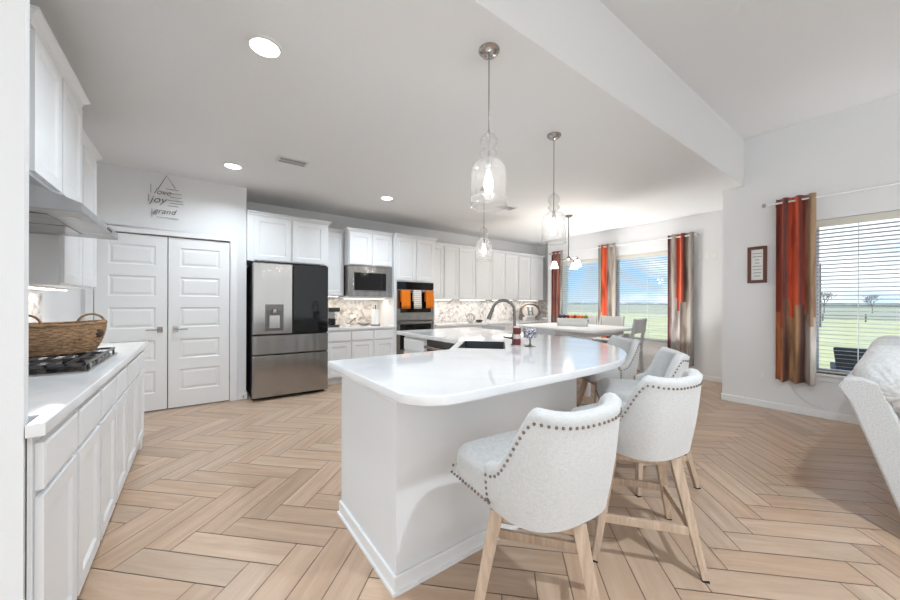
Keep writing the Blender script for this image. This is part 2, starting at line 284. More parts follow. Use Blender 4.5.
# ------------------------------------------------------------------ mesh builder
class MB:
    def __init__(s): s.v = []; s.f = []; s.uv = {}
    def add(s, vs, fs):
        b = len(s.v); s.v += [tuple(p) for p in vs]; s.f += [tuple(i + b for i in f) for f in fs]; return s
    def box(s, x0, x1, y0, y1, z0, z1, M=None):
        vs = [Vector((x, y, z)) for z in (z0, z1) for y in (y0, y1) for x in (x0, x1)]
        if M: vs = [M @ p for p in vs]
        return s.add(vs, [(0, 2, 3, 1), (4, 5, 7, 6), (0, 1, 5, 4), (2, 6, 7, 3), (0, 4, 6, 2), (1, 3, 7, 5)])
    def frustum(s, a, b, ra, rb, n=4, rot=PI/4, cap=True):
        """tapered bar from a to b; ra, rb = half sizes (n=4, square) or radii"""
        a, b = Vector(a), Vector(b); d = (b - a).normalized()
        up = Vector((0, 0, 1)) if abs(d.z) < .95 else Vector((0, 1, 0))
        x = d.cross(up).normalized(); y = x.cross(d)
        if abs(d.z) >= .95: x = Vector((1, 0, 0)); x = (x - d * x.dot(d)).normalized(); y = d.cross(x)
        k = math.sqrt(2) if n == 4 else 1
        vs = []
        for p, r in ((a, ra), (b, rb)):
            for i in range(n):
                t = rot + 2*PI*i/n if n == 4 else 2*PI*i/n
                vs.append(p + x*math.cos(t)*r*k + y*math.sin(t)*r*k)
        fs = [(i, (i+1) % n, n + (i+1) % n, n + i) for i in range(n)]
        if cap: fs += [tuple(range(n-1, -1, -1)), tuple(range(n, 2*n))]
        return s.add(vs, fs)
    def cyl(s, c, r, h, n=24): return s.frustum(c, (c[0], c[1], c[2] + h), r, r, n)
    def tube(s, pts, r, n=10, closed=False):
        pts = [Vector(p) for p in pts]; N = len(pts); vs = []; prev = None
        rr = r if isinstance(r, (list, tuple)) else [r]*N
        for i, p in enumerate(pts):
            d = (pts[(i+1) % N] - pts[i-1]) if closed else (pts[min(i+1, N-1)] - pts[max(i-1, 0)])
            d.normalize()
            if prev is None:
                up = Vector((0, 0, 1)) if abs(d.z) < .9 else Vector((1, 0, 0)); x = d.cross(up).normalized()
            else: x = (prev - d * prev.dot(d)).normalized()
            prev = x; y = d.cross(x)
            for k in range(n): vs.append(p + (x*math.cos(2*PI*k/n) + y*math.sin(2*PI*k/n))*rr[i])
        fs = []
        for i in range(N if closed else N-1):
            j = (i+1) % N
            for k in range(n): fs.append((i*n+k, i*n+(k+1) % n, j*n+(k+1) % n, j*n+k))
        if not closed: fs += [tuple(range(n-1, -1, -1)), tuple((N-1)*n + k for k in range(n))]
        return s.add(vs, fs)
    def lathe(s, prof, c=(0, 0, 0), n=28, sx=1, sy=1):
        vs = [(c[0] + r*math.cos(2*PI*k/n)*sx, c[1] + r*math.sin(2*PI*k/n)*sy, c[2] + z) for r, z in prof for k in range(n)]
        fs = [(i*n+k, i*n+(k+1) % n, (i+1)*n+(k+1) % n, (i+1)*n+k) for i in range(len(prof)-1) for k in range(n)]
        if prof[0][0] > 1e-5: fs.append(tuple(range(n-1, -1, -1)))
        if prof[-1][0] > 1e-5: fs.append(tuple((len(prof)-1)*n + k for k in range(n)))
        return s.add(vs, fs)
    def openlathe(s, prof, c=(0, 0, 0), n=28, sx=1, sy=1):
        vs = [(c[0] + r*math.cos(2*PI*k/n)*sx, c[1] + r*math.sin(2*PI*k/n)*sy, c[2] + z) for r, z in prof for k in range(n)]
        fs = [(i*n+k, i*n+(k+1) % n, (i+1)*n+(k+1) % n, (i+1)*n+k) for i in range(len(prof)-1) for k in range(n)]
        return s.add(vs, fs)
    def sphere(s, c, r, n=12, sx=1, sy=1, sz=1):
        prof = [(r*math.sin(PI*i/n)+1e-6, -r*math.cos(PI*i/n)*sz) for i in range(n+1)]
        return s.openlathe(prof, c, max(8, n), sx, sy)
    def prism(s, pts, z0, z1):
        n = len(pts); return s.add([(x, y, z0) for x, y in pts] + [(x, y, z1) for x, y in pts],
            [tuple(range(n-1, -1, -1)), tuple(range(n, 2*n))] + [(i, (i+1) % n, n+(i+1) % n, n+i) for i in range(n)])
    def prism_y(s, pts, x0, x1):           # profile (y,z) swept along x
        n = len(pts); return s.add([(x0, y, z) for y, z in pts] + [(x1, y, z) for y, z in pts],
            [tuple(range(n-1, -1, -1)), tuple(range(n, 2*n))] + [(i, (i+1) % n, n+(i+1) % n, n+i) for i in range(n)])
    def panelled(s, w, h, t, cols, rows, ring=((.010, .007),), x0=0, z0=0, raised=None):
        """slab, front at y=0 facing -y, back at y=t, with recessed panels: cols/rows = (a,b) ranges"""
        xs = sorted({0, w, *[q for c in cols for q in c]}); zs = sorted({0, h, *[q for c in rows for q in c]})
        def P(x, y, z): return (x0 + x, y, z0 + z)
        for i in range(len(xs)-1):
            for j in range(len(zs)-1):
                a, b, c, d = xs[i], xs[i+1], zs[j], zs[j+1]
                if (a, b) in cols and (c, d) in rows:
                    rings = [(0, 0)] + list(ring) + (list(raised) if raised else [])
                    vs = []
                    for ins, dep in rings: vs += [P(a+ins, dep, c+ins), P(b-ins, dep, c+ins), P(b-ins, dep, d-ins), P(a+ins, dep, d-ins)]
                    fs = []
                    for k in range(len(rings)-1):
                        for m in range(4): fs.append((4*k+m, 4*k+(m+1) % 4, 4*k+4+(m+1) % 4, 4*k+4+m))
                    L = 4*(len(rings)-1); fs.append((L, L+1, L+2, L+3)); s.add(vs, fs)
                else: s.add([P(a, 0, c), P(b, 0, c), P(b, 0, d), P(a, 0, d)], [(0, 1, 2, 3)])
        s.add([P(0, 0, 0), P(w, 0, 0), P(w, 0, h), P(0, 0, h), P(0, t, 0), P(w, t, 0), P(w, t, h), P(0, t, h)],
              [(0, 4, 5, 1), (1, 5, 6, 2), (2, 6, 7, 3), (3, 7, 4, 0), (4, 7, 6, 5)])
        return s
    def mesh(s, name):
        me = bpy.data.meshes.new(name); me.from_pydata(s.v, [], s.f); me.update()
        bm = bmesh.new(); bm.from_mesh(me); bmesh.ops.remove_doubles(bm, verts=bm.verts, dist=1e-6); bmesh.ops.recalc_face_normals(bm, faces=bm.faces); bm.to_mesh(me); bm.free()
        return me
    def build(s, name, m, parent=None, loc=(0, 0, 0), rot=(0, 0, 0), smooth=False, bevel=0, seg=2, angle=40, sub=0):
        me = s.mesh(name); me.materials.append(m)
        o = bpy.data.objects.new(name, me); COL.objects.link(o); o.location = loc; o.rotation_euler = rot
        if parent: o.parent = parent
        fin(o, smooth, bevel, seg, angle, sub)
        return o
def fin(o, smooth, bevel=0, seg=2, angle=40, sub=0):
    if sub:
        d = o.modifiers.new('sub', 'SUBSURF'); d.levels = sub; d.render_levels = sub
    if bevel:
        b = o.modifiers.new('bevel', 'BEVEL'); b.width = bevel; b.segments = seg; b.limit_method = 'ANGLE'; b.angle_limit = math.radians(35)
    if smooth:
        me = o.data
        me.shade_smooth()
        if not sub: me.set_sharp_from_angle(angle=math.radians(angle))
def tag(o, label=None, cat=None, group=None, kind=None):
    if label: o['label'] = label
    if cat: o['category'] = cat
    if group: o['group'] = group
    if kind: o['kind'] = kind
    return o
def thing(name, label, cat, loc=(0, 0, 0), rz=0, group=None):
    o = bpy.data.objects.new(name, None); COL.objects.link(o); o.location = loc; o.rotation_euler = (0, 0, rz); o.empty_display_size = .1
    return tag(o, label, cat, group)
def struct(name, mb, m, **kw):
    o = mb.build(name, m, **kw)
    if o.parent is None: o['kind'] = 'structure'
    return o
KIDS = {}
def copy_tree(o, loc, rz, label, group=None, parent=None):
    c = o.copy(); COL.objects.link(c)
    if parent is None:
        c.location = loc; c.rotation_euler = (0, 0, rz); c['label'] = label
        if group: c['group'] = group
    else: c.parent = parent
    for ch in [x for x in bpy.data.objects if x.parent == o]:
        copy_tree(ch, None, None, None, None, c)
    return c
def slab(name, m, outline, holes, z0, z1, bevel=.004, parent=None):
    cu = bpy.data.curves.new('slab', 'CURVE'); cu.dimensions = '2D'; cu.fill_mode = 'BOTH'
    cu.extrude = (z1 - z0)/2 - bevel; cu.bevel_depth = bevel; cu.bevel_resolution = 2; cu.offset = -bevel
    for pts in [outline] + holes:
        sp = cu.splines.new('POLY'); sp.points.add(len(pts)-1); sp.use_cyclic_u = True
        for p, q in zip(sp.points, pts): p.co = (q[0], q[1], 0, 1)
    t = bpy.data.objects.new('t', cu); COL.objects.link(t)
    dg = bpy.context.evaluated_depsgraph_get(); me = bpy.data.meshes.new_from_object(t.evaluated_get(dg)); bpy.data.objects.remove(t)
    for v in me.vertices: v.co.z += (z0 + z1)/2
    me.materials.clear(); me.materials.append(m)
    o = bpy.data.objects.new(name, me); COL.objects.link(o)
    if parent: o.parent = parent
    me.shade_smooth(); me.set_sharp_from_angle(angle=math.radians(40))
    return o
def text_mesh(name, s, size, m, depth, M, parent=None, shear=0, bold=0):
    cu = bpy.data.curves.new('txt', 'FONT'); cu.body = s; cu.size = size; cu.extrude = depth; cu.shear = shear; cu.offset = bold; cu.align_x = 'CENTER'
    t = bpy.data.objects.new('t', cu); COL.objects.link(t)
    dg = bpy.context.evaluated_depsgraph_get(); me = bpy.data.meshes.new_from_object(t.evaluated_get(dg)); bpy.data.objects.remove(t)
    me.transform(M); me.materials.clear(); me.materials.append(m)
    o = bpy.data.objects.new(name, me); COL.objects.link(o)
    if parent: o.parent = parent
    return o
def arc(cx, cy, r, a0, a1, n):
    return [(cx + r*math.cos(math.radians(a0 + (a1-a0)*i/n)), cy + r*math.sin(math.radians(a0 + (a1-a0)*i/n))) for i in range(n+1)]
def catmull(pts, k=6):
    out = []
    for i in range(len(pts)-1):
        p0, p1, p2, p3 = [Vector(pts[max(0, min(len(pts)-1, j))]) for j in (i-1, i, i+1, i+2)]
        for q in range(k):
            t = q/k; out.append(tuple(.5*((2*p1) + (p2-p0)*t + (2*p0-5*p1+4*p2-p3)*t*t + (3*p1-p0-3*p2+p3)*t**3)))
    out.append(tuple(pts[-1])); return out

# =================================================================== ROOM SHELL
CZ, LZ = 2.765, 3.36
struct('floor', MB().box(-3.0, 6.77, -4, 6.0, -.10, -.004).box(6.77, 7.20, 5.12, 6.0, -.10, -.004), M_grout)
def planks():
    W, G = .152, .0023; vs = []; fs = []; uvs = []
    c = math.sqrt(.5)
    p1, p2 = (2.252 + .528)*c, (2.252 - .528)*c
    ox, oy = p1, p2 - 7*0   # vertical plank starts where (x-y)%8==7
    def ok(x, y):
        if x < -2.95 or x > 7.25 or y < -3.9 or y > 5.86: return False
        if x > 6.72 and y < 5.14: return False
        return True
    polys = []
    for i in range(-70, 70):
        for j in range(-70, 70):
            t = (i - j + 7) % 8
            if t == 0: r = (i, j, 4, 1)
            elif t == 7: r = (i, j, 1, 4)
            else: continue
            a0, b0 = ox + r[0]*W + G, oy + r[1]*W + G; a1, b1 = a0 + r[2]*W - 2*G, b0 + r[3]*W - 2*G
            cx, cy = (a0+a1)/2, (b0+b1)/2; X, Y = (cx+cy)*c, (cx-cy)*c
            if not ok(X, Y): continue
            q = [(a0, b0), (a1, b0), (a1, b1), (a0, b1)]
            pts = [Vector(((a+b)*c, (a-b)*c, 0)) for a, b in q]
            long = r[2] > r[3]
            uv = [((a-a0) if long else (b-b0), (b-b0) if long else (a-a0)) for a, b in q]
            # clip to the house so that no plank sticks out through a wall
            X1 = 6.77 if Y < 5.12 else 7.20
            for (nx, ny, d) in ((1, 0, -3.0), (-1, 0, -X1), (0, 1, -4.0), (0, -1, -5.89)):
                o2, u2 = [], []
                for k in range(len(pts)):
                    A, Bp = pts[k-1], pts[k]; ua, ub = uv[k-1], uv[k]
                    da, db = A.x*nx + A.y*ny - d, Bp.x*nx + Bp.y*ny - d
                    if da*db < 0:
                        s = da/(da-db); o2.append(A.lerp(Bp, s)); u2.append((ua[0]+(ub[0]-ua[0])*s, ua[1]+(ub[1]-ua[1])*s))
                    if db >= 0: o2.append(Bp); u2.append(ub)
                pts, uv = o2, u2
                if len(pts) < 3: break
            if len(pts) >= 3: polys.append((pts, uv))
    for pts, uv in polys:
        b = len(vs); vs += [tuple(p) for p in pts]; fs.append(tuple(range(b, b+len(pts)))); uvs += uv
    me = bpy.data.meshes.new('floor_planks'); me.from_pydata(vs, [], fs); me.update()
    ul = me.uv_layers.new(name='UVMap')
    for poly in me.polygons:
        for li in poly.loop_indices: ul.data[li].uv = uvs[me.loops[li].vertex_index]
    bm = bmesh.new(); bm.from_mesh(me); bmesh.ops.recalc_face_normals(bm, faces=bm.faces)
    for f in bm.faces:
        if f.normal.z < 0: f.normal_flip()
    bm.to_mesh(me); bm.free()
    me.materials.append(M_plank); o = bpy.data.objects.new('floor_planks', me); COL.objects.link(o); o.name = 'floor.001'; o['kind'] = 'structure'
planks()
struct('ceiling', MB().box(-3.0, 7.32, 1.42, 6.0, CZ, CZ + .12), M_ceil)
struct('ceiling', MB().box(-3.1, 5.75, -4.1, 1.42, LZ, LZ + .12), M_ceil)
struct('trim_1', MB().box(-3.1, 5.75, 1.30, 1.42, CZ, LZ), M_ceil)                      # dropped header between the ceilings
struct('wall_left', MB().box(-1.11, -.99, 1.62, 5.33, 0, CZ), M_wall)
struct('wall_stub', MB().prism([(-3.1, 1.515), (-.4005, 1.515), (-.4035, 1.56), (-.425, 1.62), (-3.1, 1.62)], 0, CZ), M_wall)
struct('wall_living_left', MB().box(-3.1, -3.0, -4.1, 1.515, 0, LZ), M_wall)
struct('wall_living_back', MB().box(-3.1, 5.75, -4.1, -4.0, 0, LZ), M_wall)
# pantry wall with the door opening
DX0, DX1, DZ = -.900, .335, 2.045
struct('wall_pantry', MB().box(-.99, DX0, 5.21, 5.33, 0, CZ).box(DX1, .515, 5.21, 5.33, 0, CZ).box(DX0, DX1, 5.21, 5.33, DZ, CZ)
       .box(.395, .515, 5.33, 5.89, 0, CZ), M_wall)
struct('wall_back', MB().box(.395, 7.32, 5.89, 6.01, 0, CZ), M_wall)
struct('wall_kitchen_right', MB().box(7.20, 7.32, 5.12, 5.89, 0, CZ), M_wall)
def wall_x(name, X0, X1, Y0, Y1, Z1, wins):
    mb = MB(); ys = Y0
    for (a, b, z0, z1) in sorted(wins):
        mb.box(X0, X1, ys, a, 0, Z1); mb.box(X0, X1, a, b, 0, z0); mb.box(X0, X1, a, b, z1, Z1); ys = b
    mb.box(X0, X1, ys, Y1, 0, Z1); return struct(name, mb, M_wall)
NWIN = [(2.36, 3.60, .57, 2.22), (3.76, 4.92, .57, 2.22)]
RWIN = [(-1.05, .70, .50, 2.21)]
wall_x('wall_nook', 6.77, 6.92, 1.40, 5.24, CZ, NWIN)
struct('wall_nook_return', MB().box(5.75, 6.77, 1.40, 1.52, 0, CZ), M_wall)
struct('wall_kitchen_return', MB().box(6.92, 7.32, 5.06, 5.12, 0, CZ), M_wall)
wall_x('wall_right', 5.60, 5.75, -4.0, 1.52, LZ, RWIN)
def window(n, X, a, b, z0, z1):
    root = bpy.data.objects.new('window_%d' % n, None); COL.objects.link(root); root.location = (X, 0, 0); root['kind'] = 'structure'
    f = .045
    mb = MB().box(.07, .12, a, a+f, z0, z1).box(.07, .12, b-f, b, z0, z1).box(.07, .12, a+f, b-f, z0, z0+f).box(.07, .12, a+f, b-f, z1-f, z1)
    mb.build('window_frame', M_trim, root)
    MB().box(.092, .097, a+f, b-f, z0+f, z1-f).build('window_glass', M_pane, root)
    MB().box(-.035, .07, a-.05, b+.05, z0-.028, z0).box(-.012, 0, a-.03, b+.03, z0-.09, z0-.028).build('window_sill', M_trim, root, bevel=.004)
window(1, 6.77, *NWIN[0]); window(2, 6.77, *NWIN[1]); window(3, 5.60, *RWIN[0])
def baseboard(name, x0, x1, y0, y1, h=.085):
    struct(name, MB().box(x0, x1, y0, y1, 0, h), M_trim, bevel=.006)
baseboard('baseboard_right', 5.586, 5.60, -4.0, 1.534); baseboard('baseboard_nook', 6.756, 6.77, 1.534, 5.10)
baseboard('baseboard_nook_return', 5.586, 6.756, 1.52, 1.534); baseboard('baseboard_pantry', .425, .529, 5.196, 5.21)
baseboard('baseboard_pantry_side', .515, .529, 5.21, 5.86)

# pantry double door (five panels each)
ROWS = [(.21, .465), (.59, .825), (.965, 1.205), (1.335, 1.565), (1.69, 1.915)]
def pantry_door(n, x0, w, side):
    r = bpy.data.objects.new('door_%d' % n, None); COL.objects.link(r); r.location = (x0, 5.226, .012); r['kind'] = 'structure'
    MB().panelled(w, 2.02, .035, [(.105, w-.105)], [(a-.012, b-.012) for a, b in ROWS], ring=((.012, .010), (.022, .010)), raised=((.042, .003),)).build('door_slab', M_door, r)
    hx = w - .065 if side > 0 else .065
    h = MB().box(hx-.026, hx+.026, -.010, 0, .90, .965).build('door_handle', M_nickel, r, bevel=.002)
    MB().frustum((hx, -.01, .932), (hx, -.045, .932), .009, .009, 12).frustum((hx+.012*side, -.045, .932), (hx-.12*side, -.045, .932), .008, .006, 12).build('lever', M_nickel, h, smooth=True)
pantry_door(1, DX0+.006, .607, 1); pantry_door(2, DX0+.622, .607, -1)
for k, z in enumerate((.25, 1.05, 1.82)):
    struct('trim_%d' % (4+k), MB().cyl((DX1-.001, 5.215, z), .007, .09, 10), M_nickel)
struct('trim_2', MB().box(DX0-.06, DX0, 5.196, 5.21, 0, DZ+.06).box(DX1, DX1+.085, 5.196, 5.21, 0, DZ+.06).box(DX0, DX1, 5.196, 5.21, DZ, DZ+.06), M_trim, bevel=.004)
struct('trim_3', MB().box(DX0, DX1, 5.262, 5.30, 0, DZ), M_blk)     # black sheet standing in for the shade behind the door gaps

# =================================================================== CABINETRY
def cab_door(root, x, z, w, h, name='door', extra=None):
    f = min(.058, w*.2, h*.22)
    mb = MB().panelled(w, h, .019, [(f, w-f)], [(f, h-f)], ring=((.006, .004), (.014, .009)), x0=x, z0=z)
    o = mb.build(name, M_cab, root, loc=(0, -.020, 0)); return o
def cab_drawer(root, x, z, w, h):
    mb = MB().panelled(w, h, .019, [(.006, w-.006)], [(.006, h-.006)], ring=((.004, -.002),), x0=x, z0=z)
    return mb.build('drawer_front', M_cab, root, loc=(0, -.020, 0))
def base_cab(label, loc, rz, w, n, top=.872, depth=.60, group=None, gap=.014, drawers=True):
    r = thing('base_cabinet', label, 'cabinet', loc, rz, group)
    MB().box(0, w, 0, depth, .105, top).build('body', M_cab, r)
    MB().box(.0, w, .07, depth, 0, .105).build('toe_kick', M_cab, r)
    dw = w/n
    for i in range(n):
        if drawers:
            cab_drawer(r, i*dw+gap, top-.165, dw-2*gap, .14)
            cab_door(r, i*dw+gap, .125, dw-2*gap, top-.165-.125-.022)
        else: cab_door(r, i*dw+gap, .125, dw-2*gap, top-.15)
    return r
def crown(root, w, d, z, h=.05, o=.045, left=True, right=True):
    pr = [(0, 0), (-.012, .005), (-.018, h*.5), (-o+.006, h*.8), (-o, h*.85), (-o, h), (0, h)]
    mb = MB()
    for i in range(len(pr)-1):
        (a, za), (b, zb) = pr[i], pr[i+1]
        l = 1 if left else 0; rr = 1 if right else 0
        P = lambda q, zz: [(q*l, d, z+zz), (q*l, q, z+zz), (w-q*rr, q, z+zz), (w-q*rr, d, z+zz)]
        v = P(a, za) + P(b, zb); mb.add(v, [(0, 1, 5, 4), (1, 2, 6, 5), (2, 3, 7, 6)])
    mb.add([(0, 0, z+h), (w, 0, z+h), (w, d, z+h), (0, d, z+h)], [(0, 1, 2, 3)])
    return mb.build('crown_moulding', M_cab, root)
def wall_cab(label, loc, rz, w, z0, z1, depth, n, crn=True, L=True, R=True, group=None, edges=None, ch=.05):
    r = thing('wall_cabinet', label, 'cabinet', loc, rz, group)
    MB().box(0, w, 0, depth, z0, z1).build('body', M_cab, r)
    ed = edges or [w*i/n for i in range(n+1)]
    for a, b in zip(ed, ed[1:]): cab_door(r, a+.012, z0+.015, b-a-.024, z1-z0-.03)
    if crn: crown(r, w, depth, z1, h=ch, left=L, right=R)
    return r
# ---- left run (fronts face +X)
LF = -.388
g = 'white base cabinets under the cooktop counter'
ys = [1.622, 2.345, 3.205, 4.055]
lab = ['white base cabinet nearest the camera, beside the foreground wall end', 'white base cabinet under the gas cooktop, middle of left run', 'white base cabinet at the far end of left run, near pantry doors']
r0 = base_cab(lab[0], (LF, 1.53, 0), PI/2, .765, 2, depth=.595)
for ch in list(r0.children):
    if ch.name.startswith(('body', 'toe_kick')): bpy.data.objects.remove(ch, do_unlink=True)
MB().box(.092, .765, 0, .595, .105, .872).box(0, .092, 0, .010, .105, .872).build('body', M_cab, r0)
MB().box(.092, .765, .07, .595, 0, .105).box(0, .092, .0, .010, 0.0, .105).build('toe_kick', M_cab, r0)
r1 = base_cab(lab[1], (LF, 2.297, 0), PI/2, .757, 2, depth=.595)
r2 = base_cab(lab[2], (LF, 3.056, 0), PI/2, .90, 2, depth=.595)
MB().box(.902, .998, 0, .595, 0, .872).build('end_filler', M_cab, r2)
ct = slab('countertop', M_quartz, [(-.396, 1.507), (-.357, 1.507), (-.357, 4.070), (-.988, 4.070), (-.988, 1.622), (-.396, 1.622)], [], .874, .914)
tag(ct, 'long white quartz countertop on the left cabinets, under the cooktop', 'countertop')
bs = MB().box(-.989, -.978, 1.63, 4.05, .915, 1.33).build('backsplash', M_marble); tag(bs, 'marble mosaic backsplash behind the gas cooktop on the left wall', 'backsplash')
wall_cab('tall projecting white wall cabinet above the steel range hood', (-.607, 2.32, 0), PI/2, .81, 1.835, 2.49, .378, 2, ch=.065)
wall_cab('white wall cabinet beyond the range hood, left wall, closest to pantry', (-.690, 3.14, 0), PI/2, .87, 1.37, 2.42, .295, 2, L=False)
def hood():
    r = thing('range_hood', 'slim stainless steel range hood over the gas cooktop', 'range hood', (0, 0, 1.675))
    y0, y1 = 2.26, 3.135
    pr = [(-.985, 0), (-.425, 0), (-.425, .042), (-.61, .115), (-.985, .150)]
    n = len(pr); mb = MB(); mb.add([(x, y0, z) for x, z in pr] + [(x, y1, z) for x, z in pr], [tuple(range(n)), tuple(range(2*n-1, n-1, -1))] + [(i, (i+1) % n, n+(i+1) % n, n+i) for i in range(n)])
    mb.build('canopy', M_hood, r, bevel=.003)
    for y in (2.38, 2.70):
        MB().box(-.93, -.56, y, y+.29, -.006, -.0005).build('grease_filter', M_steel, r, bevel=.002)
    for y in (2.45, 2.95):
        MB().lathe([(.001, -.003), (.030, -.003), (.030, 0)], (-.50, y, 0), 20).build('hood_lamp', M_glaze, r)
    for k in range(4): MB().box(-.4255, -.4225, 2.80+.035*k, 2.815+.035*k, .014, .028).build('button', M_black, r)
hood()
def strip(x0, x1, y0, y1, z, label, col=(1, .90, .76), p=1.0):
    r = thing('undercabinet_light', label, 'light', ((x0+x1)/2, (y0+y1)/2, z))
    w, d = (x1-x0)/2, (y1-y0)/2
    MB().box(-w, w, -d, d, -.012, 0).build('housing', M_plate, r)
    MB().box(-w+.004, w-.004, -d+.004, d-.004, -.015, -.012).build('lens', M_strip, r)
    area('strip_light', (0, 0, -.02), (0, 0, 0), (x1-x0)*.9, (y1-y0)*.9, UNDERCAB_POWER*p, col, parent=r)
strip(-.90, -.82, 3.15, 3.95, 1.368, 'slim light strip glowing under the left wall cabinet', p=1.8)
def cooktop():
    r = thing('gas_cooktop', 'stainless gas cooktop with black cast iron grates on left counter', 'cooktop', (-.685, 2.83, .9145))
    MB().box(-.25, .25, -.38, .38, 0, .010).build('tray', M_steel, r, bevel=.004)
    for k in range(3):
        y0 = -.37 + k*.25
        mb = MB()
        for q in (0, .235): mb.box(-.235, .235, y0+q, y0+q+.010, .035, .048)
        for q in range(8): mb.box(-.235+.066*q, -.225+.066*q, y0, y0+.245, .036, .049)
        for xx in (-.235, .225):
            for yy in (0, .235): mb.box(xx, xx+.010, y0+yy, y0+yy+.010, .010, .036)
        mb.build('grate', M_iron, r)
        for xx in (-.12, .12):
            bnr = MB().lathe([(.045, .010), (.045, .018), (.036, .022), (.036, .030), (.001, .031)], (xx, y0+.122, 0), 20).build('burner', M_black, r, smooth=True)
    for k in range(5):
        MB().lathe([(.019, .010), (.019, .028), (.015, .032), (.001, .032)], (.222, -.20+.10*k-.0, 0), 16).build('knob', M_steel, r, smooth=True)
cooktop()
def basket():
    r = thing('wicker_basket', 'oval brown woven wicker basket with two handles on the cooktop', 'basket', (-.70, 2.96, .966), math.radians(20))
    n = 96; mb = MB(); rows = 15; vs = []
    H = .165
    def prof(t):  # outer size factor
        return .175 + .045*t + .012*math.sin(t*PI)
    for j in range(rows*2+1):
        t = j/(rows*2); f = prof(t)
        for k in range(n):
            a = 2*PI*k/n; wv = .0035*(math.cos(a*24)*(1 if (j//2) % 2 else -1)) + .002*math.sin(j*PI/1) + (.003 if j % 2 else 0)
            lift = .012*abs(math.cos(a))**2*t
            rr = f + wv; vs.append((rr*1.12*math.cos(a), rr*.68*math.sin(a), H*t+lift))
    R = rows*2+1
    fs = [(j*n+k, j*n+(k+1) % n, (j+1)*n+(k+1) % n, (j+1)*n+k) for j in range(R-1) for k in range(n)]
    b = len(vs)
    for j in range(R):
        t = 1-j/(R-1); f = prof(t)-.010
        for k in range(n):
            a = 2*PI*k/n; vs.append((f*1.12*math.cos(a), f*.68*math.sin(a), max(.006, H*t+.012*abs(math.cos(a))**2*t)))
    fs += [(j*n+k, j*n+(k+1) % n, (j+1)*n+(k+1) % n, (j+1)*n+k) for j in range(R-1, 2*R-1) for k in range(n)]
    fs.append(tuple(range(n-1, -1, -1))); fs.append(tuple((2*R-1)*n+k for k in range(n)))
    mb.add(vs, fs).build('bowl', M_wicker, r, smooth=True, angle=80)
    rim = []
    for k in range(64):
        a = 2*PI*k/64; rim.append((.218*1.12*math.cos(a), .218*.68*math.sin(a), H+.012*abs(math.cos(a))**2+.002))
    MB().tube(rim, .009, 8, True).build('rim', M_wicker, r, smooth=True)
    for s in (-1, 1):
        a0 = math.radians(-62 if s > 0 else 242)
        cx, cy = .065+.135*s, .10
        pts = [(cx + .062*math.cos(PI*q/14), cy + .0*q, H-.004 + .062*math.sin(PI*q/14)) for q in range(15)]
        MB().tube(pts, .0065, 8).build('handle', M_wicker, r, smooth=True)
    MB().sphere((.20, -.085, .11), .022, 8, 1, .5, 1.2).build('leather_tag', M_dkwood, r, smooth=True)
basket()

# ---- refrigerator alcove and back run (fronts face -Y)
def fridge():
    r = thing('refrigerator', 'stainless french door refrigerator with black glass right door', 'refrigerator', (.56, 4.95, 0))
    W = .935
    MB().box(.005, W-.005, .085, .90, .03, 1.765).box(.02, W-.02, .13, .85, 0, .03).build('body', M_black, r)
    d = MB().box(0, W/2-.003, 0, .08, .855, 1.775).build('left_door', M_steel, r, bevel=.008)
    tag(d, 'brushed steel door with water dispenser')
    disp = MB().box(.140, .355, -.004, .0, .895, 1.24).build('dispenser_frame', M_dnickel, d, bevel=.002)
    MB().box(.155, .34, -.006, -.0035, .905, 1.165).build('dispenser_recess', mat('dispenser_grey', (.12, .12, .125), .3, .6), d)
    MB().box(.185, .31, -.012, -.006, .93, 1.10).build('dispenser_paddle', M_nickel, d, bevel=.003)
    MB().lathe([(.030, 0), (.034, .012), (.030, .05), (.001, .055)], (.248, -.022, 1.13), 18).build('nozzle', M_nickel, d, smooth=True)
    d2 = MB().box(W/2+.003, W, 0, .08, .855, 1.775).build('right_door', M_blackglass, r, bevel=.008); tag(d2, 'mirror black glass door')
    for nm, z0, z1 in (('middle_drawer', .595, .838), ('freezer_drawer', .045, .578)):
        MB().box(0, W, 0, .08, z0, z1).build(nm, M_steel, r, bevel=.008)
    MB().box(.01, W-.01, .02, .084, .582, .592).box(.01, W-.01, .02, .084, .842, .852).build('handle_groove', M_blk, r)
    for hx in (.02, W-.10): MB().box(hx, hx+.08, .02, .12, 1.775, 1.79).build('hinge_cover', M_black, r)
fridge()
wall_cab('two-door white cabinet above the refrigerator, against the pantry wall', (.519, 5.17, 0), 0, 1.041, 1.815, 2.415, .715, 2, L=False, R=True, edges=[.065, .535, 1.0])
pn = MB().box(1.538, 1.562, 5.175, 5.885, 0, 1.812).build('refrigerator_side_panel', M_cab); tag(pn, 'tall white end panel right of the refrigerator', 'panel')
wall_cab('narrow recessed white wall cabinet between refrigerator and microwave cabinets', (1.563, 5.56, 0), 0, .366, 1.38, 2.405, .325, 1, L=False, R=False)
wall_cab('two-door white cabinet directly above the microwave', (1.932, 5.35, 0), 0, .763, 1.875, 2.41, .535, 2, R=False)
def microwave():
    r = thing('microwave', 'built-in stainless microwave with dark window under its cabinet', 'microwave', (1.934, 5.345, 1.37))
    W, H = .760, .498
    MB().box(.01, W-.01, .03, .50, .005, H-.002).build('body', M_steel, r)
    o = 0
    MB().panelled(W, H, .03, [(.08, .65)], [(.085, .40)], ring=((.004, .008),)).build('trim_frame', M_steel, r, bevel=.002)
    MB().box(.095, .555, -.002, .010, .10, .385).build('window', M_blackglass, r)
    MB().box(.565, .645, -.002, .010, .10, .385).build('control_panel', M_blackglass, r)
    MB().box(.08, .65, -.012, .002, .392, .404).build('handle', M_steel, r, bevel=.003)
microwave()
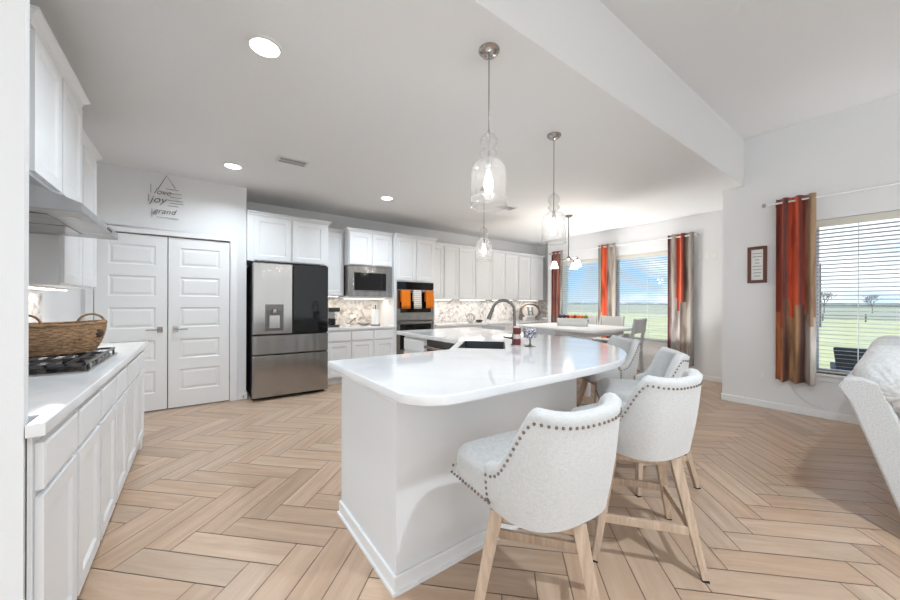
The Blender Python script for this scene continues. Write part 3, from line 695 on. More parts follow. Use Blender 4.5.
mk = MB().box(1.934, 2.695, 5.36, 5.885, 1.345, 1.368).build('microwave_shelf', M_cab); tag(mk, 'white shelf board directly under the microwave', 'shelf')
def oven_cabinet():
    r = thing('oven_cabinet', 'tall white cabinet housing the double wall oven', 'cabinet', (2.699, 5.28, 0))
    W, D = .845, .605
    MB().box(0, .05, 0, D, 0, 2.41).box(W-.045, W, 0, D, 0, 2.41).box(.05, W-.045, 0, D, 1.635, 2.41).box(.05, W-.045, 0, D, .105, .37).box(.05, W-.045, .52, D, .37, 1.635).build('body', M_cab, r)
    for a, b in ((.02, .42), (.43, .825)): cab_door(r, a+.006, 1.66, b-a-.012, .735)
    cab_drawer(r, .03, .125, W-.06, .235)
    crown(r, W, D, 2.41, left=False, right=True)
oven_cabinet()
def oven():
    r = thing('double_wall_oven', 'stainless double wall oven with black glass doors', 'oven', (2.752, 5.262, .372))
    W = .742
    MB().box(.01, W-.01, .02, .52, 0, 1.258).build('body', M_black, r)
    MB().box(0, W, 0, .02, 1.135, 1.258).build('control_panel', M_blackglass, r)
    for k, (z0, z1) in enumerate(((.585, 1.125), (.03, .575))):
        d = MB().panelled(W, z1-z0, .022, [(.055, W-.055)], [(.14 if k == 0 else .06, z1-z0-.055)], ring=((.003, .004),), z0=z0).build('oven_door', M_steel, r, loc=(0, -.004, 0))
        MB().box(.058, W-.058, -.003, .001, z0+(.143 if k == 0 else .063), z1-.058).build('door_glass', M_blackglass, d)
        hz = z1-.028
        MB().frustum((.03, -.05, hz), (W-.03, -.05, hz), .011, .011, 12).frustum((.06, 0, hz), (.06, -.05, hz), .008, .008, 8).frustum((W-.06, 0, hz), (W-.06, -.05, hz), .008, .008, 8).build('oven_handle', M_steel, d, smooth=True)
oven()
def towel(x0, x1, m, label, zb=1.165, sway=0):
    n = 22; vs = []; pr = []
    yh, zh = 5.208, 1.469
    path = [(yh+.024, 1.29), (yh+.021, zh-.01)] + [(yh+.018*math.cos(math.radians(a)), zh+.018*math.sin(math.radians(a))) for a in range(0, 181, 30)] + [(yh-.021, zh-.03), (yh-.026, 1.35), (yh-.030, 1.24), (yh-.030, zb)]
    mb = MB()
    for i in range(n+1):
        t = i/n; x = x0+(x1-x0)*t
        for j, (y, z) in enumerate(path):
            f = max(0, (zh-z)/.3); vs.append((x + sway*f*.02, y - .006*f*math.sin(t*PI*4+x0*9) if y < yh else y+.0, z))
    m_ = len(path); fs = [(i*m_+j, (i+1)*m_+j, (i+1)*m_+j+1, i*m_+j+1) for i in range(n) for j in range(m_-1)]
    mb.add(vs, fs); o = mb.build('hand_towel', m, smooth=True, angle=180)
    s = o.modifiers.new('solid', 'SOLIDIFY'); s.thickness = .005; s.offset = 0
    tag(o, label, 'towel', 'towels on the oven handle')
towel(2.79, 2.965, M_towel_o, 'orange towel hanging at the left end of the oven handle')
towel(3.03, 3.185, M_ribbon, 'white towel with thin tan stripes on the oven handle')
towel(3.285, 3.445, M_towel_o, 'orange towel hanging at the right end of the oven handle', 1.17)
# coffee nook base
base_cab('three-door white base cabinet between refrigerator and ovens', (1.564, 5.27, 0), 0, 1.131, 3, top=.838, depth=.61)
ct = slab('countertop', M_quartz, [(1.565, 5.238), (2.697, 5.238), (2.697, 5.885), (1.565, 5.885)], [], .840, .880); tag(ct, 'short white quartz countertop between refrigerator and ovens', 'countertop')
bs = MB().box(1.564, 2.697, 5.887, 5.889, .881, 1.38).build('backsplash', M_marble); tag(bs, 'marble mosaic backsplash under the microwave', 'backsplash')
strip(1.95, 2.65, 5.55, 5.62, 1.344, 'slim warm light strip under the microwave shelf', (1, .84, .66), 1.7)
strip(1.60, 1.86, 5.62, 5.68, 1.379, 'short light strip under the narrow wall cabinet', (1, .84, .65), 1.0)
# right-hand back run
XS = [3.575, 4.303, 5.225, 6.075, 6.985]
mids = [3.926, 4.746, 5.628, 6.499]
names = ['white wall cabinet immediately right of the oven cabinet', 'second white wall cabinet right of the ovens', 'third white wall cabinet right of the ovens', 'last white wall cabinet toward the breakfast nook']
for i in range(4):
    a, b = XS[i], XS[i+1]
    wall_cab(names[i], (a+.001, 5.56, 0), 0, b-a-.002, 1.345, 2.405, .325, 2, L=False, R=(i == 3), edges=[0, mids[i]-a, b-a-.002], group=None)
    strip(a+.12, b-.12, 5.62, 5.68, 1.344, ['light strip under the wall cabinet beside the ovens', 'light strip under the second cabinet right of ovens', 'light strip under the third cabinet right of ovens', 'light strip above the round H sign'][i], (1, .93, .84), 1.6)
for i, (a, b) in enumerate(((3.546, 4.36), (4.362, 5.18), (5.182, 6.0), (6.002, 6.60), (6.602, 7.19))):
    base_cab(['white base cabinet right of the wall oven, behind the island', 'second white base cabinet right of the wall oven', 'middle white base cabinet of the back right run', 'white base cabinet below the round H sign', 'white base cabinet in the corner beside the nook wall'][i], (a, 5.27, 0), 0, b-a, 2, top=.818, depth=.61)
ct = slab('countertop', M_quartz, [(3.547, 5.238), (7.198, 5.238), (7.198, 5.885), (3.547, 5.885)], [], .820, .860); tag(ct, 'long white quartz countertop along the back wall right of ovens', 'countertop')
bs = MB().box(3.547, 7.198, 5.878, 5.889, .861, 1.345).box(7.188, 7.199, 5.24, 5.878, .861, 1.345).build('backsplash', M_marble); tag(bs, 'long marble mosaic backsplash right of the ovens', 'backsplash')

# =================================================================== ISLAND
outline = [(.636, 2.112), (.636, 1.21)] + [(x, y) for x, y in catmull([(.636, 1.21), (.650, 1.17), (.700, 1.105), (.765, 1.068), (.85, 1.055), (1.0, 1.055)], 4)[1:]] + \
          catmull([(1.75, 1.057), (1.95, 1.066), (2.2, 1.115), (2.47, 1.225), (2.70, 1.385), (2.90, 1.60), (3.06, 1.88), (3.14, 2.20), (3.17, 2.6), (3.20, 3.1), (3.21, 3.6)], 4) + \
          [(3.20, 3.80), (3.17, 3.86), (3.10, 3.89), (2.05, 3.89), (2.01, 3.87), (2.00, 3.83), (2.00, 2.575), (1.545, 2.112)]
c_, u_, v_ = (1.965, 2.195), (.7071, .7071), (.7071, -.7071)
SH, SV = .265, .185
hole = []
for cx, cy, a0 in ((1, 1, 0), (-1, 1, 90), (-1, -1, 180), (1, -1, 270)):
    for x, y in arc(cx*(SH-.03), cy*(SV-.03), .03, a0, a0+90, 4): hole.append((c_[0]+u_[0]*x+v_[0]*y, c_[1]+u_[1]*x+v_[1]*y))
ct = slab('countertop', M_quartz, outline, [hole], .872, .914, .006); tag(ct, 'large curved white quartz island countertop with corner sink cutout', 'countertop')
def island():
    r = thing('island_base', 'textured white kitchen island base with tall baseboards', 'island', (0, 0, 0))
    wall = [(.705, 2.06), (.705, 1.350), (2.05, 1.350), (2.84, 2.14), (2.88, 3.70), (2.06, 3.70), (2.06, 3.60)]
    # pony-wall ring: seen faces left, front, diagonal and right
    outer = [(.705, 2.06), (.705, 1.35), (2.05, 1.35), (2.86, 2.16), (2.86, 3.72)]
    inner = [(2.76, 3.72), (2.76, 2.20), (2.01, 1.45), (.80, 1.45), (.80, 2.06)]
    MB().prism(outer + inner, 0, .871).build('pony_wall', M_wall, r)
    def offs(pts, d):
        out = []
        for i, p in enumerate(pts):
            p = Vector(p); a = Vector(pts[i-1]) if i else None; b = Vector(pts[i+1]) if i < len(pts)-1 else None
            ns = []
            for q0, q1 in ((a, p), (p, b)):
                if q0 is None or q1 is None: continue
                t = (q1-q0).normalized(); ns.append(Vector((t.y, -t.x)) * -1)
            n = sum(ns, Vector((0, 0))).normalized(); k = d/max(.3, n.dot(ns[0])); out.append(tuple(p + n*k))
        return out
    sgn = -1
    o1 = offs(outer, sgn*.016)
    MB().prism(o1 + outer[::-1], 0, .075).build('baseboard', M_trim, r, bevel=.005)
    o2 = offs(outer, sgn*.012)
    MB().prism(o2 + outer[::-1], .828, .871).build('top_trim', M_trim, r, bevel=.003)
    o3 = offs(outer, sgn*.026)
    MB().prism(o3 + o1[::-1], 0, .014).build('shoe_moulding', M_trim, r)
island()
# cabinets of the island's working side
base_cab('white base cabinet in the near island wing, facing the refrigerator', (1.50, 2.06, 0), PI, .695, 1, top=.870, depth=.595)
r = thing('sink_cabinet', 'white angled sink cabinet in the inner corner of the island', 'cabinet', (0, 0, 0))
MB().prism([(1.505, 2.09), (1.505, 1.46), (2.02, 1.46), (2.745, 2.19), (2.745, 2.555), (2.015, 2.590)], .105, .63).build('body', M_cab, r)
MB().prism([(1.505, 2.09), (2.015, 2.590), (2.030, 2.575), (1.520, 2.075)], .63, .870).build('apron', M_cab, r)
base = MB().prism([(1.56, 2.03), (1.56, 1.5), (2.0, 1.5), (2.70, 2.2), (2.70, 2.54), (2.05, 2.54)], 0, .105).build('toe_kick', M_cab, r)
def basin():
    r = thing('sink', 'dark composite undermount sink in the island corner', 'sink', (c_[0], c_[1], .66), math.radians(45))
    a, b, t, h = SH-.0015, SV-.0015, .008, .2515
    MB().box(-a, a, -b, b, 0, t).box(-a, -a+t, -b, b, t, h).box(a-t, a, -b, b, t, h).box(-a+t, a-t, -b, -b+t, t, h).box(-a+t, a-t, b-t, b, t, h).build('bowl', M_sink, r)
    MB().lathe([(.001, .012), (.04, .012), (.045, .0102)], (0, 0, 0), 20).build('drain', M_nickel, r)
basin()
def dishwasher():
    r = thing('dishwasher', 'stainless dishwasher with bar handle beside the island sink', 'dishwasher', (2.045, 3.215, 0), -PI/2)
    W = .60
    MB().box(0, W, .03, .60, .10, .866).box(.02, W-.02, .09, .55, 0, .10).build('body', M_black, r)
    MB().box(.003, W-.003, 0, .03, .11, .775).build('door_panel', M_dnickel, r, bevel=.003)
    MB().box(.003, W-.003, .002, .03, .780, .864).build('control_strip', M_dnickel, r, bevel=.002)
    MB().frustum((.02, -.035, .785), (W-.02, -.035, .785), .016, .016, 12).frustum((.07, .003, .785), (.07, -.035, .785), .007, .007, 8).frustum((W-.07, .003, .785), (W-.07, -.035, .785), .007, .007, 8).build('handle', M_nickel, r, smooth=True)
dishwasher()
base_cab('white base cabinet at the far end of the island, past dishwasher', (2.05, 3.715, 0), -PI/2, .49, 1, top=.870, depth=.60)
def faucet():
    r = thing('faucet', 'tall brushed nickel gooseneck faucet behind the island sink', 'faucet', (2.155, 2.010, .9145))
    MB().lathe([(.028, 0), (.028, .006), (.020, .012), (.018, .09), (.0135, .10)], (0, 0, 0), 20).build('base', M_dnickel, r, smooth=True)
    d = Vector((-.7071, .7071, 0)); R = .092; zc = .285
    pts = [(0, 0, .09), (0, 0, .20)] + [tuple(d*(R-R*math.cos(math.radians(a))) + Vector((0, 0, zc+R*math.sin(math.radians(a))))) for a in range(0, 166, 11)]
    MB().tube(pts, .0125, 12).build('spout', M_dnickel, r, smooth=True)
    p = Vector(pts[-1]); q = (p-Vector(pts[-2])).normalized()
    MB().tube([p, p+q*.02, p+q*.055, p+q*.10], [.0135, .0155, .017, .021], 14).build('spray_head', M_dnickel, r, smooth=True)
    MB().tube([(0, 0, .055), (-.035, .015, .06), (-.095, .035, .072)], [.010, .007, .006], 10).build('handle', M_dnickel, r, smooth=True)
faucet()
def bottle():
    r = thing('decorative_bottle', 'tall narrow clear bottle with dark red print by island faucet', 'bottle', (2.105, 1.935, .9145), .4)
    MB().lathe([(.026, 0), (.030, .004), (.030, .158), (.022, .166), (.001, .167)], (0, 0, 0), 24).build('body', M_pinkglass, r, smooth=True)
    for z in (.012, .100):
        MB().openlathe([(.0305, .0), (.0312, .002), (.0312, .05), (.0305, .052)], (0, 0, z), 24).build('red_print', M_label, r, smooth=True)
    MB().lathe([(.010, .163), (.010, .178), (.006, .182), (.005, .192), (.001, .193)], (0, 0, 0), 14).build('stopper', M_plate, r, smooth=True)
bottle()
def goblet():
    r = thing('candle_stand', 'small grey pedestal stand with speckled bowl on the island', 'candle holder', (2.19, 1.87, .9145))
    MB().lathe([(.045, 0), (.046, .003), (.020, .009), (.008, .018), (.006, .055), (.012, .064), (.02, .068), (.001, .070)], (0, 0, 0), 24).build('stem', M_dnickel, r, smooth=True)
    MB().lathe([(.03, .066), (.050, .072), (.054, .10), (.053, .150), (.049, .155), (.001, .155)], (0, 0, 0), 24).build('bowl', M_speck, r, smooth=True)
goblet()

# =================================================================== COUNTER ITEMS AT THE BACK
def coffee_maker():
    r = thing('coffee_maker', 'black coffee maker on the counter beside the refrigerator', 'coffee maker', (1.75, 5.60, .8805))
    MB().box(-.085, .085, -.13, .13, 0, .03).build('base', M_black, r, bevel=.006)
    MB().box(-.06, .06, .03, .13, .03, .29).build('column', M_steel, r, bevel=.01)
    MB().box(-.085, .095, -.13, .13, .24, .31).build('brew_head', M_black, r, bevel=.015)
    MB().lathe([(.04, .032), (.046, .05), (.046, .12), (.040, .13)], (0, -.04, 0), 18).build('carafe', M_blackglass, r, smooth=True)
coffee_maker()
def ladle():
    r = thing('scoop', 'dark handled scoop leaning in small dish on coffee counter', 'utensil', (2.00, 5.62, .8805))
    MB().lathe([(.04, 0), (.055, .012), (.058, .03), (.052, .03), (.048, .014), (.001, .008)], (0, 0, 0), 20).build('dish', M_glaze, r, smooth=True)
    MB().tube([(0, 0, .02), (.06, 0, .05), (.13, -.01, .11)], .006, 8).sphere((.14, -.01, .12), .018, 8, 1, .6, .8).build('handle', M_dkwood, r, smooth=True)
ladle()
def dish():
    r = thing('shallow_bowl', 'shallow grey glass bowl in the middle of coffee counter', 'bowl', (2.30, 5.62, .8805))
    MB().lathe([(.05, 0), (.10, .025), (.125, .05), (.118, .05), (.095, .03), (.05, .010), (.001, .008)], (0, 0, 0), 28).build('bowl_body', mat('grey_glaze', (.42, .41, .40), .2), r, smooth=True)
dish()
def towel_roll():
    r = thing('paper_towel_holder', 'paper towel roll on a dark upright stand beside ovens', 'paper towel holder', (2.46, 5.50, .8805))
    MB().lathe([(.078, 0), (.078, .012), (.001, .014)], (0, 0, 0), 24).build('base', M_dkwood, r, smooth=True)
    MB().cyl((0, 0, .012), .008, .31, 10).sphere((0, 0, .335), .014, 8).build('post', M_dkwood, r, smooth=True)
    MB().lathe([(.012, .016), (.064, .016), (.064, .275), (.012, .275)], (0, 0, 0), 28).build('roll', M_paper, r, smooth=True)
towel_roll()
def wall_outlet(label, loc, rz, w=.07, h=.115, n=1, name='wall_outlet', cat='outlet', kind='socket'):
    r = thing(name, label, cat, loc, rz)
    MB().box(-w/2, w/2, -.006, 0, -h/2, h/2).build('cover_plate', M_plate, r, bevel=.002)
    for i in range(n):
        x = -w/2 + w*(i+.5)/n
        MB().box(x-.014, x+.014, -.009, -.006, -.03, .03).build(kind, M_trim, r, bevel=.001)
wall_outlet('white outlet low on wall left of living room curtain', (5.60, 1.12, .39), -PI/2)
wall_outlet('white outlet on the marble backsplash behind coffee counter', (2.20, 5.878, 1.02), 0, .115, .075, 2)
wall_outlet('switch plate on the wall between kitchen cabinets and nook curtain', (7.20, 5.48, 1.98), -PI/2, .18, .12, 3, 'switch_plate', 'switch', 'switch')
wall_outlet('small white door chime box on wall right of nook curtain', (6.77, 2.05, 2.06), -PI/2, .30, .15, 3, 'chime_box', 'chime', 'grille')
wall_outlet('small thermostat at the right end of the nook wall', (6.77, 1.66, 1.86), -PI/2, .12, .10, 1, 'thermostat', 'thermostat', 'display')
ds = thing('door_stop', 'tiny dark door stop on baseboard beside refrigerator', 'door stop', (.48, 5.195, .05)); MB().frustum((0, 0, 0), (0, -.05, 0), .006, .006, 8).frustum((0, -.05, 0), (0, -.062, 0), .010, .010, 8).build('stop_tip', M_nickel, ds)
def h_sign():
    r = thing('round_wall_sign', 'oval wreath sign with letter H leaning on marble backsplash', 'sign', (6.66, 5.66, .862), 0)
    tilt = Matrix.Rotation(-.12, 4, 'X'); a, b = .33, .19
    o = MB(); pts = [tilt @ Vector((a*math.cos(2*PI*k/48), 0, b+.02+b*math.sin(2*PI*k/48))) for k in range(48)]
    o.tube(pts, .026, 8, True).build('wreath_ring', M_frwood, r, smooth=True)
    pl = MB(); n = 40; vs = [tilt @ Vector((a*.97*math.cos(2*PI*k/n), y, b+.02+b*.97*math.sin(2*PI*k/n))) for y in (.0, .008) for k in range(n)]
    pl.add(vs, [tuple(range(n)), tuple(range(2*n-1, n-1, -1))] + [(k, (k+1) % n, n+(k+1) % n, n+k) for k in range(n)]).build('backing', M_boxwht, r)
    mb = MB(); z0, z1 = .11, .31
    for x in (-.07, .07):
        mb.box(x-.022, x+.022, -.016, -.002, z0, z1, tilt); 
        for z in (z0, z1-.02): mb.box(x-.042, x+.042, -.016, -.002, z, z+.02, tilt)
    mb.box(-.05, .05, -.016, -.002, (z0+z1)/2-.010, (z0+z1)/2+.010, tilt)
    mb.build('letter_h', mat('sign_letter_grey', (.22, .23, .23), .6), r)
h_sign()
def small_items():
    r = thing('napkin_box', 'white napkin box standing in front of the round sign', 'box', (6.25, 5.37, .8605)); MB().box(-.15, .15, -.06, .06, 0, .09).build('box_body', mat('pale_grey_box', (.60, .61, .62), .6), r, bevel=.01); MB().box(-.11, .11, -.02, .02, .09, .115).build('napkin', M_paper, r)
    r = thing('serving_tray', 'low white serving tray on the counter right of sign', 'tray', (6.98, 5.40, .8605)); MB().lathe([(.12, 0), (.19, .02), (.20, .05), (.185, .05), (.11, .012), (.001, .012)], (0, 0, 0), 28, 1, .6).build('tray_body', M_glaze, r, smooth=True)
    r = thing('fruit_stand', 'small wire stand on back counter left of faucet', 'stand', (4.62, 5.55, .8605))
    mb = MB()
    for k in range(6):
        a = PI*k/6; mb.tube([(.09*math.cos(a)*math.cos(q), .09*math.sin(a)*math.cos(q), .10+.09*math.sin(q)) for q in [PI*i/10 - PI/2*0 for i in range(0, 21, 1)][:20]], .003, 6)
    mb.lathe([(.05, 0), (.05, .008), (.001, .010)], (0, 0, 0), 16).build('wire_frame', M_dnickel, r, smooth=True)
    r = thing('small_dish', 'small black dish beside the wire stand on back counter', 'dish', (4.84, 5.52, .8605)); MB().lathe([(.05, 0), (.075, .02), (.08, .05), (.07, .05), (.001, .02)], (0, 0, 0), 20, 1.1, .8).build('dish_body', M_black, r, smooth=True)
small_items()

# =================================================================== BAR STOOLS
def make_stool(label, loc, seat_rz, base_rz):
    """root carries the base rotation; the swivelling seat parts are turned inside it"""
    r = thing('bar_stool', label, 'bar stool', loc, base_rz, 'upholstered stools around the island')
    dr = seat_rz - base_rz
    Rm = Matrix.Rotation(dr, 4, 'Z')
    leg = []
    for sx, sy in ((-1, 1), (1, 1), (-1, -1), (1, -1)):
        t = Vector((sx*.140, sy*.140, .515)); f = Vector((sx*.235, sy*.235, .006))
        lg = MB().frustum(f, t, .014, .024).build('leg', M_leg, r, bevel=.003)
        MB().box(f.x-.014, f.x+.014, f.y-.014, f.y+.014, 0, .007).build('foot_glide', M_rubber, lg)
    def at(sx, sy, z): k = .145 + (.235-.145)*(1-z/.525); return Vector((sx*k, sy*k, z))
    for a, b, z in (((-1, 1), (-1, -1), .20), ((1, 1), (1, -1), .20), ((-1, 1), (1, 1), .20), ((-1, -1), (1, -1), .20)):
        p, q = at(*a, z), at(*b, z); d = (q-p).normalized(); p += d*.012; q -= d*.012
        n_ = Vector((-d.y, d.x, 0)); mb = MB(); h = .019; th = .010
        mb.add([p-n_*th-Vector((0, 0, h)), p+n_*th-Vector((0, 0, h)), p+n_*th+Vector((0, 0, h)), p-n_*th+Vector((0, 0, h)), q-n_*th-Vector((0, 0, h)), q+n_*th-Vector((0, 0, h)), q+n_*th+Vector((0, 0, h)), q-n_*th+Vector((0, 0, h))],
               [(0, 1, 2, 3), (7, 6, 5, 4), (0, 4, 5, 1), (1, 5, 6, 2), (2, 6, 7, 3), (3, 7, 4, 0)])
        mb.build('stretcher', M_leg, r, bevel=.002)
    MB().box(-.15, .15, -.15, .15, .500, .518).box(-.15, .15, -.15, -.13, .47, .50).box(-.15, .15, .13, .15, .47, .50).box(-.15, -.13, -.13, .13, .47, .50).box(.13, .15, -.13, .13, .47, .50).build('seat_frame', M_leg, r, bevel=.003)
    MB().cyl((0, 0, .5185), .10, .021, 24).build('swivel_plate', M_iron, r)
    # seat cushion
    n = 48; layers = [(.93, .540), (.975, .543), (.995, .555), (1.0, .58), (1.0, .62), (.985, .640), (.95, .652), (.85, .660), (.6, .666), (.3, .668)]
    def plan(a, f):
        c, s = math.cos(a), math.sin(a); ex = 2/5.0
        x = math.copysign(abs(c)**ex, c)*.245; y = math.copysign(abs(s)**ex, s)*.245
        if y < 0: x *= 1 - .16*(-y/.245); y *= .80
        y = y*1.08 if y > 0 else y; return Vector((x*f, y*f + .030, 0))
    vs = []
    for f, z in layers:
        for k in range(n): p = plan(2*PI*k/n, f); p.z = z; vs.append(Rm @ p)
    fs = [(j*n+k, j*n+(k+1) % n, (j+1)*n+(k+1) % n, (j+1)*n+k) for j in range(len(layers)-1) for k in range(n)] + [tuple(range(n-1, -1, -1)), tuple((len(layers)-1)*n+k for k in range(n))]
    seat = MB().add(vs, fs).build('seat', M_fab, r, smooth=True, angle=60)
    # wrap-around back
    N = 44; AM = math.radians(94)
    def ucurve(phi, off, lean):
        s, c = math.sin(phi), math.cos(phi); ex = .72
        x = math.copysign(abs(s)**ex, s)*(.250+off)*(1+lean*.02*max(0, c)); y = -math.copysign(abs(c)**ex, c)*(.225+off+lean*.07)
        return x, y - .022
    def ztop(phi):
        t = min(1, max(0, (abs(math.degrees(phi)) - 50)/44)); s = t*t*(3-2*t)
        return .925 - .245*s - .012*math.cos(phi*2.2)
    def zbot(phi): return .525
    vs = []; prof_n = 0; edge = []
    for i in range(N+1):
        phi = -AM + 2*AM*i/N; zt = ztop(phi); zb = zbot(phi); th = .052
        pf = []
        def L(z): return max(0, (z-.60))/.34 * .5
        for q in range(7):          # outer from bottom up
            t = q/6; z = zb + (zt-.028-zb)*t; o = -.024*(1-t)**3
            pf.append((*ucurve(phi, o, L(z)*.9), z))
        for q in range(1, 6):       # rounded top roll
            a = PI*q/6; off = -th/2 + (th/2+.006)*math.cos(a); z = zt - .028 + .032*math.sin(a)
            pf.append((*ucurve(phi, off, L(zt)*.9), z))
        for q in range(6):          # inner going down
            t = q/5; z = zt - .03 - (zt-.03-.60)*t; pf.append((*ucurve(phi, -th, L(z)*.9), z))
        pf.append((*ucurve(phi, -th-.02, 0), zb+.01))
        prof_n = len(pf)
        for p in pf: vs.append(Rm @ Vector(p))
        edge.append((phi, zt))
    fs = []
    for i in range(N):
        for j in range(prof_n): fs.append((i*prof_n+j, i*prof_n+(j+1) % prof_n, (i+1)*prof_n+(j+1) % prof_n, (i+1)*prof_n+j))
    fs += [tuple(range(prof_n)), tuple(N*prof_n+j for j in range(prof_n-1, -1, -1))]
    back = MB().add(vs, fs).build('backrest', M_fab, r, smooth=True, angle=75)
    nm = MB()
    def nail(p, rad=.0058):
        nm.sphere(tuple(Rm @ Vector(p)), rad, 5)
    step = 0; last = None
    for i in range(0, 400):
        phi = -AM*.985 + 2*AM*.985*i/399; z = ztop(phi) - .040
        x, y = ucurve(phi, .001, max(0, z-.60)/.34*.45); p = Vector((x, y, z))
        if last is None or (p-last).length > .0225: nail(p); last = p
    for s in (-1, 1):
        z = .625
        while z > .545:
            x, y = ucurve(s*AM*.985, .001-.024*(1-(z-.525)/.15)**3*.8, 0); nail((x, y, z)); z -= .0215
    back_nails = nm; back_nails.build('nailhead_trim', M_nail, r, smooth=True)
    nm = MB()
    for s in (-1, 1):
        y = -.01
        while y < .25:
            nail((s*.246, y, .556)); y += .0215
        nm.build('nailhead_trim', M_nail, r, smooth=True); nm = MB()
    x = -.21
    while x < .215: nail((x, .297, .556)); x += .0215
    nm.build('nailhead_trim', M_nail, r, smooth=True)
    return r
RB = math.radians
st = make_stool('light linen bar stool nearest the camera, with nailhead trim', (1.083, .885, 0), RB(-6), RB(38.6))
def reseat(label, loc, seat, base): return make_stool(label, loc, seat, base)
reseat('second linen bar stool from the camera, right of the nearest', (1.91, .900, 0), RB(-8), RB(38.6))
reseat('third linen bar stool, its back half hidden by second stool', (2.65, 1.20, 0), RB(36), RB(66))
reseat('farthest linen bar stool, at the curved end of the island', (3.27, 1.82, 0), RB(60), RB(55))

# =================================================================== DINING SET
def table():
    r = thing('dining_table', 'white counter-height dining table in the breakfast nook', 'table', (4.84, 3.28, 0))
    o = []
    for cx, cy, a0 in ((1, 1, 0), (-1, 1, 90), (-1, -1, 180), (1, -1, 270)): o += arc(cx*(.62-.12), cy*(.78-.12), .12, a0, a0+90, 6)
    slab('tabletop', M_tablewht, o, [], .865, .905, .008, parent=r)
    MB().box(-.50, .50, -.58, .58, .79, .864).build('apron', M_tablewht, r)
    for sx in (-1, 1):
        for sy in (-1, 1): MB().frustum((sx*.54, sy*.62, 0), (sx*.54, sy*.62, .80), .028, .04).build('leg', M_tablewht, r, bevel=.004)
table()
def dining_chair(label, loc, rz, h=1.04):
    r = thing('dining_chair', label, 'chair', loc, rz, 'counter-height chairs around the dining table')
    for sx in (-1, 1):
        MB().frustum((sx*.20, .20, 0), (sx*.20, .20, .60), .016, .020).build('leg', M_greyfab, r, bevel=.002)
        MB().frustum((sx*.20, -.24, 0), (sx*.20, -.20, .60), .016, .020).build('leg', M_greyfab, r, bevel=.002)
        MB().frustum((sx*.20, -.20, .60), (sx*.20, -.27, h), .020, .016).build('back_post', M_greyfab, r, bevel=.002)
    MB().box(-.215, .215, -.215, .215, .56, .60).build('seat_frame', M_greyfab, r)
    MB().box(-.22, .22, -.20, .225, .60, .655).build('seat', M_fab, r, bevel=.02, seg=3)
    def yb(z): return -.20 - .07*(z-.60)/(h-.60)
    mb = MB().box(-.185, .185, yb(h)+.002-.012, yb(h)+.012, h-.20, h-.005, Matrix.Rotation(0, 4, 'X'))
    mb.build('back_panel', M_greyfab, r, bevel=.008)
    MB().box(-.185, .185, yb(.74)-.010, yb(.74)+.010, .72, .77).build('lower_rail', M_greyfab, r, bevel=.004)
    for z in (.18, .30): MB().box(-.19, .19, .19 if z > .2 else -.235, .21 if z > .2 else -.215, z, z+.03).build('stretcher', M_greyfab, r)
    return r
c0 = dining_chair('grey dining chair on the window side, right one beneath the curtain', (5.66, 3.20, 0), PI/2, 1.05)
copy_tree(c0, (5.66, 3.70, 0), PI/2, 'grey dining chair on the window side, directly right of white box')
copy_tree(c0, (5.07, 2.60, 0), .10, 'grey dining chair at the right end of dining table')
def low_chair(label, loc, rz):
    r = thing('low_back_stool', label, 'stool', loc, rz, 'low-backed stools on the island side of the dining table')
    for sx in (-1, 1):
        for sy in (-1, 1): MB().frustum((sx*.20, sy*.19, 0), (sx*.17, sy*.17, .60), .014, .020).build('leg', M_tablewht, r, bevel=.002)
    MB().box(-.22, .22, -.20, .21, .60, .66).build('seat', M_fab, r, bevel=.02, seg=3)
    mb = MB(); n = 16; vs = []
    for i in range(n+1):
        t = i/n*2-1; x = t*.24; y = -.22 + .07*t*t
        for dy, z in ((-.015, .82), (.015, .82), (.012, .935), (-.012, .935)): vs.append((x, y+dy, z - .015*t*t*(1 if z > .85 else 0)))
    fs = [(i*4+j, i*4+(j+1) % 4, (i+1)*4+(j+1) % 4, (i+1)*4+j) for i in range(n) for j in range(4)] + [(0, 1, 2, 3), tuple(n*4+q for q in (3, 2, 1, 0))]
    mb.add(vs, fs).build('back_rail', M_greyfab, r, smooth=True, bevel=.006)
    for sx in (-1, 1): MB().frustum((sx*.17, -.18, .60), (sx*.19, -.18, .82), .012, .012).build('back_post', M_greyfab, r)
    return r
l0 = low_chair('grey low-backed stool on the island side, behind the speckled stand', (3.98, 3.08, 0), -PI/2)
copy_tree(l0, (3.80, 3.84, 0), -PI/2, 'grey low-backed stool seen just left of the faucet')
def planter():
    r = thing('wooden_box_planter', 'white wooden centrepiece box on the dining table', 'box', (4.86, 3.27, .906), RB(115))
    w, d, h = .225, .09, .125
    MB().box(-w, w, -d, d, 0, .012).box(-w, w, -d, -d+.012, .012, h).box(-w, w, d-.012, d, .012, h).box(-w, -w+.012, -d+.012, d-.012, .012, h).box(w-.012, w, -d+.012, d-.012, .012, h).build('box_body', M_boxwht, r, bevel=.002)
    for s in (-1, 1): MB().box(s*w-.004 if s > 0 else s*w-.008, s*w+.008 if s > 0 else s*w+.004, -.03, .03, .075, .10).build('handle', M_iron, r)
planter()
ax = Vector((math.cos(RB(115)), math.sin(RB(115)), 0)); rnd = random.Random(4)
